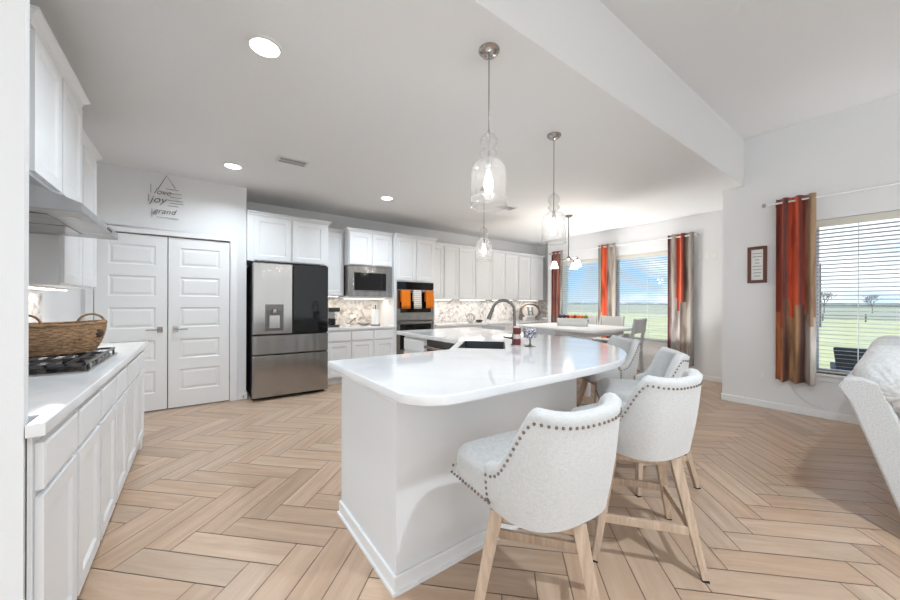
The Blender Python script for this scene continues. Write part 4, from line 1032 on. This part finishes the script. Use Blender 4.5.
for k in range(8):
    p = Vector((4.86, 3.27, .906)) + ax*(-.19+.054*k) + Vector((rnd.uniform(-.008, .008), rnd.uniform(-.008, .008), .150))
    m_, nm = [(M_gourd_g, 'green'), (M_pump, 'orange'), (M_pump, 'orange'), (M_gourd_r, 'red'), (M_pump, 'orange'), (M_gourd_r, 'red'), (M_blue, 'dark'), (M_blue, 'dark')][k]
    pos = ['at the right end of', 'second from right in', 'third from right in', 'right of centre in', 'left of centre in', 'third from left in', 'second from left in', 'at the left end of'][k]
    g_ = thing('decorative_gourd', 'small %s gourd %s the white centrepiece box' % (nm, pos), 'gourd', p, 0, 'gourds in the centrepiece box')
    mb = MB(); n = 20; vs = []
    for i in range(9):
        a = PI*i/8
        for q in range(n): rr = .034*math.sin(a)*(1+.08*math.cos(q*2*PI/n*6)) + 1e-5; vs.append((rr*math.cos(2*PI*q/n), rr*math.sin(2*PI*q/n), -.030*math.cos(a)))
    mb.add(vs, [(i*n+q, i*n+(q+1) % n, (i+1)*n+(q+1) % n, (i+1)*n+q) for i in range(8) for q in range(n)]).build('flesh', m_, g_, smooth=True, angle=90)
    MB().frustum((0, 0, .024), (.004, 0, .042), .005, .003, 6).build('stem', M_bark, g_)

# =================================================================== LIGHT FITTINGS
def pendant(label, x, y, zb):
    r = thing('glass_pendant', label, 'pendant light', (x, y, CZ), 0, 'clear glass pendants over the island')
    b = zb - CZ
    MB().lathe([(.062, 0), (.062, -.010), (.045, -.028), (.012, -.034), (.001, -.035)], (0, 0, 0), 28).build('canopy', M_nickel, r, smooth=True)
    MB().cyl((0, 0, b+.42), .0045, -.03-(b+.42), 10).lathe([(.007, 0), (.009, .02), (.006, .04)], (0, 0, b+.42), 12).build('rod', M_nickel, r, smooth=True)
    R = .104
    prof = [(R+.004, 0), (R, .006), (R, .04), (R, .20), (R*.97, .225), (R*.86, .250), (R*.66, .270), (R*.40, .283), (.030, .290), (.040, .298), (.052, .312), (.052, .322), (.040, .336), (.028, .344), (.038, .356), (.050, .378), (.050, .40), (.036, .425), (.018, .437), (.010, .440)]
    o = MB().openlathe(prof, (0, 0, b), 40).build('glass_shade', M_glass, r, smooth=True, angle=180)
    MB().tube([((R+.003)*math.cos(2*PI*k/40), (R+.003)*math.sin(2*PI*k/40), b+.004) for k in range(40)], .0035, 6, True).tube([((R+.0)*math.cos(2*PI*k/40), (R)*math.sin(2*PI*k/40), b+.05) for k in range(40)], .002, 6, True).build('glass_rim', M_glass, o, smooth=True)
    s = MB().lathe([(.012, .285), (.016, .28), (.016, .225), (.010, .22)], (0, 0, b), 16).cyl((0, 0, b+.28), .005, .15, 8).build('socket', M_nickel, r, smooth=True)
    MB().lathe([(.008, .222), (.012, .20), (.024, .16), (.027, .13), (.022, .10), (.010, .08), (.001, .075)], (0, 0, b), 18).build('bulb', M_bulb, r, smooth=True)
    l = bpy.data.lights.new('pendant_light', 'POINT'); l.energy = PENDANT_POWER; l.color = (1, .96, .9); l.shadow_soft_size = .03
    lo = bpy.data.objects.new('pendant_light', l); COL.objects.link(lo); lo.parent = r; lo.location = (0, 0, b+.13)
    return r
pendant('clear glass bell pendant nearest the camera, over island front', 1.385, 1.501, 1.835)
pendant('clear glass bell pendant over the curved island end', 2.55, 1.913, 1.80)
pendant('farthest glass bell pendant, in front of the white wall cabinets', 3.02, 3.36, 1.82)
def recessed(label, x, y, z=CZ, p=1.0):
    r = thing('recessed_light', label, 'ceiling light', (x, y, z), 0, 'round recessed lights in the ceiling')
    MB().lathe([(.098, 0), (.096, -.006), (.078, -.008), (.076, -.002)], (0, 0, 0), 32).build('trim_ring', M_plate, r, smooth=True)
    MB().lathe([(.001, -.004), (.076, -.004), (.076, -.002)], (0, 0, 0), 32).build('lens', M_emit, r)
    area('downlight', (0, 0, -.012), (0, 0, 0), .14, .14, RECESSED_POWER*p, (.80, .91, 1), 'DISK', parent=r, spread=RB0(148))
recessed('large recessed ceiling light nearest the camera', .314, 2.267, p=.40)
recessed('recessed ceiling light in front of the pantry wall', .309, 4.455, p=.36)
recessed('recessed ceiling light in front of the microwave', 2.177, 4.487, p=.42)
for x, y, p in ((.3, -1.6, .1), (1.7, -.6, 1.1), (.3, -3.2, .1), (2.4, -3.2, .3)): recessed('unseen fill light added in the high living room ceiling, %s, %s' % ('nearer the kitchen' if y > -2 else 'by the back wall', 'left' if x < 1 else 'right'), x, y, LZ, p)  # downlights added out of view to brighten the floor and stools
def vent(label, x, y, w, d):
    r = thing('ceiling_vent', label, 'vent', (x, y, CZ))
    MB().box(-w/2, w/2, -d/2, d/2, -.006, 0).build('vent_frame', M_vent, r, bevel=.002)
    MB().box(-w/2+.025, w/2-.025, -d/2+.025, d/2-.025, -.0075, -.006).build('vent_back', M_grate, r)
    mb = MB()
    for k in range(5): y0 = -d/2+.03+(d-.06)*k/4; mb.box(-w/2+.025, w/2-.025, y0-.0025, y0+.0025, -.011, -.0075)
    mb.box(-w/2+.02, w/2-.02, -.006, .006, -.012, -.0075).build('louvre', M_vent, r)
vent('white rectangular ceiling vent between the recessed lights', .81, 3.93, .30, .17)
vent('small ceiling vent beyond the nearest glass pendant', 3.90, 3.80, .30, .17)
def chandelier():
    r = thing('chandelier', 'nickel chandelier with frosted shades over the dining table', 'chandelier', (5.10, 3.52, CZ))
    MB().lathe([(.065, 0), (.065, -.012), (.03, -.03), (.001, -.032)], (0, 0, 0), 24).build('canopy', M_dnickel, r, smooth=True)
    b = -.72
    MB().cyl((0, 0, b), .008, -.03-b, 10).sphere((0, 0, b), .03, 10).build('stem', M_dnickel, r, smooth=True)
    for k in range(3):
        a = RB(131.6 + 120*k); d = Vector((math.cos(a), math.sin(a), 0))
        pts = [tuple(d*.02 + Vector((0, 0, b))), tuple(d*.10 + Vector((0, 0, b-.03))), tuple(d*.20 + Vector((0, 0, b-.005))), tuple(d*.23 + Vector((0, 0, b-.03)))]
        am = MB().tube(catmull([Vector(p) for p in pts], 5), .007, 8).build('arm', M_dnickel, r, smooth=True)
        c = d*.23 + Vector((0, 0, b-.03))
        MB().lathe([(.018, 0), (.018, -.03)], tuple(c), 12).build('lamp_holder', M_dnickel, am, smooth=True)
        sh = MB().openlathe([(.030, -.025), (.040, -.06), (.052, -.11), (.068, -.145)], tuple(c), 24).build('shade', M_frost, am, smooth=True, angle=180)
        sh.modifiers.new('s', 'SOLIDIFY').thickness = .003
    l = bpy.data.lights.new('chandelier_light', 'POINT'); l.energy = 38; l.color = (1, .95, .87); l.shadow_soft_size = .06
    lo = bpy.data.objects.new('chandelier_light', l); COL.objects.link(lo); lo.parent = r; lo.location = (0, 0, b-.25)
chandelier()

# =================================================================== WINDOW DRESSING
def blind(label, X, a, b, z0, z1):
    r = thing('window_blind', label, 'blind', (X, (a+b)/2, 0)); w = (b-a)/2 - .008
    MB().box(-.0, .060, -w, w, z1-.075, z1-.004).build('head_rail', M_blindrail, r, bevel=.003)
    mb = MB(); z = z1-.115; ang = RB(7)
    while z > z0+.045:
        M = Matrix.Translation((.033, 0, z)) @ Matrix.Rotation(ang, 4, 'Y')
        mb.box(-.024, .024, -w, w, -.0014, .0014, M); z -= .043
    mb.build('slats', M_blind, r)
    MB().box(.012, .055, -w, w, z0+.012, z0+.032).build('bottom_rail', M_blindrail, r, bevel=.003)
    mb = MB()
    for f in (-.62, -.0, .62):
        for x in (.009, .057): mb.box(x-.001, x+.001, f*w-.0015, f*w+.0015, z0+.03, z1-.07)
    mb.build('ladder_cord', M_cord, r)
blind('white slatted blind in the nook window nearest the living room', 6.77, *NWIN[0])
blind('white slatted blind in the nook window nearest the kitchen', 6.77, *NWIN[1])
blind('large white slatted blind in the living room window', 5.60, *RWIN[0])
def rod(label, X, y0, y1, z, m=None):
    m = m or M_nickel
    r = thing('curtain_rod', label, 'curtain rod', (X, 0, z))
    MB().frustum((0, y0, 0), (0, y1, 0), .011, .011, 12).build('pole', m, r, smooth=True)
    for y, s in ((y0, -1), (y1, 1)): MB().sphere((0, y+s*.02, 0), .022, 10).build('finial', M_nickel, r, smooth=True)
    for y in (y0+.08, y1-.08): MB().box(0, .085, y-.006, y+.006, -.006, .006).box(.078, .085, y-.015, y+.015, -.035, .035).build('bracket', M_nickel, r)
def curtain(label, X, ya, yb, z0, z1, m, folds, seed, amp=.038):
    """ya = left edge as seen from the room (larger Y)"""
    n = folds*16; rows = 26; rg = random.Random(seed); ph = [rg.uniform(-.5, .5) for _ in range(folds+2)]
    vs = []; uv = []
    for j in range(rows+1):
        v = j/rows; z = z0 + (z1-z0)*v
        for i in range(n+1):
            u = i/n; fo = u*folds; k = int(fo)
            A = amp*(1+.35*ph[min(k, folds)]*(1-v))
            x = A*math.sin(2*PI*fo + .5*ph[min(k, folds)]*(1-v)*math.sin(3*v))*(1+.15*math.sin(v*7+seed))
            y = ya + (yb-ya)*(u + .012*(1-v)*math.sin(5*u+seed)) - .004*math.cos(4*PI*fo)
            hem = .012*math.sin(2*PI*fo+1)*(1-v)**8
            vs.append((X + x, y, z+hem)); uv.append((u, v))
    me = bpy.data.meshes.new('drape'); W = n+1
    fs = [(j*W+i, j*W+i+1, (j+1)*W+i+1, (j+1)*W+i) for j in range(rows) for i in range(n)]
    me.from_pydata(vs, [], fs); me.update(); ul = me.uv_layers.new(name='UVMap')
    for l in me.loops: ul.data[l.index].uv = uv[l.vertex_index]
    me.materials.append(m); me.shade_smooth()
    r = thing('curtain', label, 'curtain', (X, (ya+yb)/2, z0))
    for v_ in me.vertices: v_.co -= Vector((X, (ya+yb)/2, z0))
    o = bpy.data.objects.new('drape', me); COL.objects.link(o); o.parent = r
    s = o.modifiers.new('s', 'SOLIDIFY'); s.thickness = .003; s.offset = 0
    for k in range(folds*2):
        yy = (ya-yb)/2 - (ya-yb)*(k+.5)/(folds*2)
        MB().tube([(.0+.022*math.cos(2*PI*q/16)*.25, yy+.006*math.cos(2*PI*q/16)*0, (z1-z0)-.045+.024*math.sin(2*PI*q/16)) for q in range(16)], .003, 6, True).build('grommet', M_nickel, r, smooth=True)
rod('curtain rod above the living room window', 5.50, -1.35, 1.07, 2.452, M_plate)
rod('curtain rod above the two nook windows', 6.67, 2.16, 5.08, 2.42, M_cab)
curtain('red and orange living room curtain beside the large blind', 5.50, .985, .660, .37, 2.50, M_cur_r, 3, 3)
curtain('nook curtain panel with bright orange stripe between two windows', 6.67, 3.90, 3.53, .22, 2.47, M_cur_c, 3, 5)
curtain('nook curtain panel at the right, maroon orange and beige', 6.67, 2.60, 2.20, .22, 2.47, M_cur_n, 3, 8)
curtain('dark maroon nook curtain panel nearest the kitchen corner', 6.67, 5.06, 4.76, .22, 2.47, M_cur_f, 3, 11)
cd = MB().tube(catmull([Vector((5.592, .90, .40)), Vector((5.588, .84, .26)), Vector((5.585, .72, .15)), Vector((5.583, .55, .10))], 6), .003, 6).build('power_cord', M_cord, smooth=True); tag(cd, 'thin pale cord hanging down wall beneath living room curtain', 'cord')

# =================================================================== WALL DECOR
def picture():
    r = thing('framed_print', 'small reddish wood framed text print on the right wall', 'picture frame', (5.60, 1.17, 1.755), -PI/2)
    w, h, f = .185, .45, .036
    MB().box(-w/2, -w/2+f, -.018, 0, -h/2, h/2).box(w/2-f, w/2, -.018, 0, -h/2, h/2).box(-w/2+f, w/2-f, -.018, 0, -h/2, -h/2+f).box(-w/2+f, w/2-f, -.018, 0, h/2-f, h/2).build('frame', M_rwood, r, bevel=.003)
    MB().box(-w/2+f, w/2-f, -.008, -.001, -h/2+f, h/2-f).build('paper', M_paper, r)
    mb = MB(); rg = random.Random(2)
    for k in range(8):
        ww = rg.uniform(.02, .045); z = .14-.04*k; mb.box(-ww, ww, -.0095, -.008, z-.004, z+.004)
    mb.build('printed_lines', M_lines, r)
picture()
def word_sign():
    r = thing('wire_word_sign', 'wire word sign reading love joy grand above the pantry doors', 'sign', (-.285, 5.198, 2.16))
    MB().tube([(-.09, 0, .41), (-.01, 0, .585), (.07, 0, .45)], .0035, 6).build('hanger', M_ink, r)
    X = Matrix.Rotation(PI/2, 4, 'X')
    for s, x, z, sz in (('love', -.05, .355, .092), ('joy', -.09, .255, .115), ('grand', -.03, .135, .088)):
        text_mesh('lettering', s, sz, M_ink, .002, Matrix.Translation((x, 0, z)) @ X, r, shear=.35, bold=-.001)
    mb = MB()
    for x0, x1, z in ((-.02, .10, .43), (.02, .13, .385), (.02, .13, .34), (.0, .14, .30), (.02, .15, .27), (.0, .10, .235), (-.10, .10, .09)):
        mb.box(x0, x1, -.002, .002, z-.002, z+.002)
    for x, z0, z1 in ((-.15, .36, .46), (-.17, .26, .34), (-.14, .08, .18)): mb.box(x-.002, x+.002, -.002, .002, z0, z1)
    mb.build('wire_lines', M_ink, r)
word_sign()

# =================================================================== SOFA
def sofa():
    # faces away from the kitchen: its raked back is towards +y, the visible end is the side at x = 3.05
    r = thing('sofa', 'pale grey boucle sofa with plump cushions at the right edge', 'sofa', (3.02, .285, 0), 0)
    L = 2.1
    pr = [(-.27, .04), (-.06, .70), (-.01, .785), (-.035, .83), (-.10, .85), (-.17, .83), (-.40, .14), (-.44, .04)]
    MB().prism_y(pr, 0, L).build('back_frame', M_boucle, r, bevel=.012, seg=3, smooth=True, angle=50)
    MB().box(.10, L-.10, -1.30, -.46, .10, .42).build('seat_base', M_boucle, r, bevel=.03, seg=3)
    MB().box(.24, L-.24, -1.32, -.50, .42, .56).build('seat_cushion', M_plush, r, bevel=.05, seg=4, smooth=True)
    for x in (.06, L-.24): MB().box(x, x+.18, -1.30, -.42, .30, .63).build('arm', M_boucle, r, bevel=.06, seg=4, smooth=True)
    for x in (.14, L-.14):
        for y in (-.55, -1.22): MB().cyl((x, y, 0), .025, .10, 12).build('foot', M_dkwood, r)
    for k in range(3):
        x0 = -.012 + k*.70; x1 = x0+.69; nu, nv = 60, 72; vs = []
        for j in range(nv+1):
            v = j/nv*2*PI; c, s_ = math.cos(v), math.sin(v)
            for i in range(nu+1):
                u = i/nu; su = math.sin(PI*u)**.30 if 0 < u < 1 else 0
                a, b = .17*su+.002, (.185 + .05*min(1, u*2.5 if k == 0 else 1))*su+.002
                y = -.25 + a*1.1*c; z = .775 + b*s_; y += (z-.80)*.30
                x = x0 + (x1-x0)*u
                q = Vector((x, y, z)); nz = mnoise.noise(Vector((x*6, y*6, z*6+k*5)))*.032 + mnoise.noise(Vector((x*2.5+z*9, y*2.5, z*2)))*.022
                e_ = max(0, 1-min(u, 1-u)*5)
                rid = .026*math.sin(13*v + 5*mnoise.noise(Vector((v*1.5, u*4, k))))*e_*min(1, su*1.6)
                d = Vector((0, c, s_)); q += d*(nz+rid)*su; vs.append(q)
        W = nu+1; fs = [(j*W+i, j*W+i+1, (j+1)*W+i+1, (j+1)*W+i) for j in range(nv) for i in range(nu)]
        MB().add(vs, fs).build('back_cushion', M_plush, r, smooth=True, angle=180)
sofa()

# =================================================================== OUTDOORS
gr = MB().box(5.0, 900, -700, 900, -.30, -.25).build('lawn', M_grass); tag(gr, 'flat green lawn and fields outside the windows', 'grass', kind='stuff')
ff = MB().box(56, 860, -690, 890, -.25, -.235).build('far_field', boucle('scrub', (.30, .30, .15), (.42, .40, .25), .05, .2)); tag(ff, 'duller grey green far field beyond the lawn', 'field', kind='stuff')
struct('trim_20', MB().box(5.76, 8.2, -4, 1.35, -.249, -.14), mat('patio_concrete', (.42, .41, .40), .9))
def patio_chair():
    r = thing('patio_lounge_chair', 'dark grey patio chair outside the living room window', 'chair', (7.05, .26, -.14), RB(-84))
    MB().box(-.36, .36, -.30, .36, .25, .42).build('seat', M_patio, r, bevel=.03, seg=3)
    vs = [(-.36, -.30, .30), (.36, -.30, .30), (.36, -.42, .30), (-.36, -.42, .30), (-.42, -.40, .86), (.42, -.40, .86), (.42, -.50, .86), (-.42, -.50, .86)]
    MB().add(vs, [(0, 1, 2, 3), (7, 6, 5, 4), (0, 4, 5, 1), (1, 5, 6, 2), (2, 6, 7, 3), (3, 7, 4, 0)]).build('backrest', M_patio, r, bevel=.02)
    for s in (-1, 1):
        MB().box(s*.40-.04, s*.40+.04, -.40, .36, .52, .58).box(s*.40-.03, s*.40+.03, .28, .34, 0, .52).box(s*.40-.03, s*.40+.03, -.38, -.32, 0, .52).build('armrest', M_patio, r, bevel=.01)
patio_chair()
r = thing('utility_pole', 'tall dark utility pole standing in the field outside', 'pole', (33, 3.75, -.25)); MB().frustum((0, 0, 0), (0, 0, 4.2), .07, .045, 10).build('post', M_pole, r)
def bare_tree(label, x, y, h, seed):
    r = thing('bare_tree', label, 'tree', (x, y, -.234), 0, 'leafless trees along the field edge'); rg = random.Random(seed); mb = MB()
    def grow(p, d, l, rad, dep):
        q = p + d*l; mb.frustum(p, q, rad, rad*.6, 5 if dep < 2 else 3, cap=False)
        if dep >= 5: return
        for _ in range(4 if dep < 3 else 3):
            e_ = (d + Vector((rg.uniform(-.8, .8), rg.uniform(-.8, .8), rg.uniform(-.1, .5)))).normalized(); grow(q, e_, l*rg.uniform(.58, .78), rad*.62, dep+1)
    grow(Vector((0, 0, 0)), Vector((0, 0, 1)), h*.28, h*.02, 0)
    mb.build('branches', M_bark, r)
for k, (x, y, h, lb) in enumerate(((88, 9.5, 4.6, 'leafless tree right of the utility pole'), (92, 4.4, 3.8, 'leafless tree mid window, far across field'))): bare_tree(lb, x, y, h, k+1)
r = thing('field_fence', 'dark rail fence along the far edge of the field', 'fence', (46, 0, -.25)); mb = MB()
MB().box(-.03, .03, -60, 9, .50, .54).box(-.03, .03, -60, 9, .25, .29).build('rail', M_fence, r)
for k in range(28): mb.box(-.05, .05, -60+2.5*k, -59.9+2.5*k, 0, .68)
mb.build('post', M_fence, r)
hd = MB(); rg = random.Random(3); y = -260.0
while y < 520:
    s = rg.uniform(5, 12); hd.sphere((400+rg.uniform(-12, 12), y, .3), s*.5, 6, 1.4, 2.2, rg.uniform(.30, .42)); y += s*.7
tl = hd.build('treeline', boucle('distant_foliage', (.16, .18, .16), (.24, .26, .23), .3, .2)); tag(tl, 'distant dark treeline along the horizon', 'trees', kind='stuff')
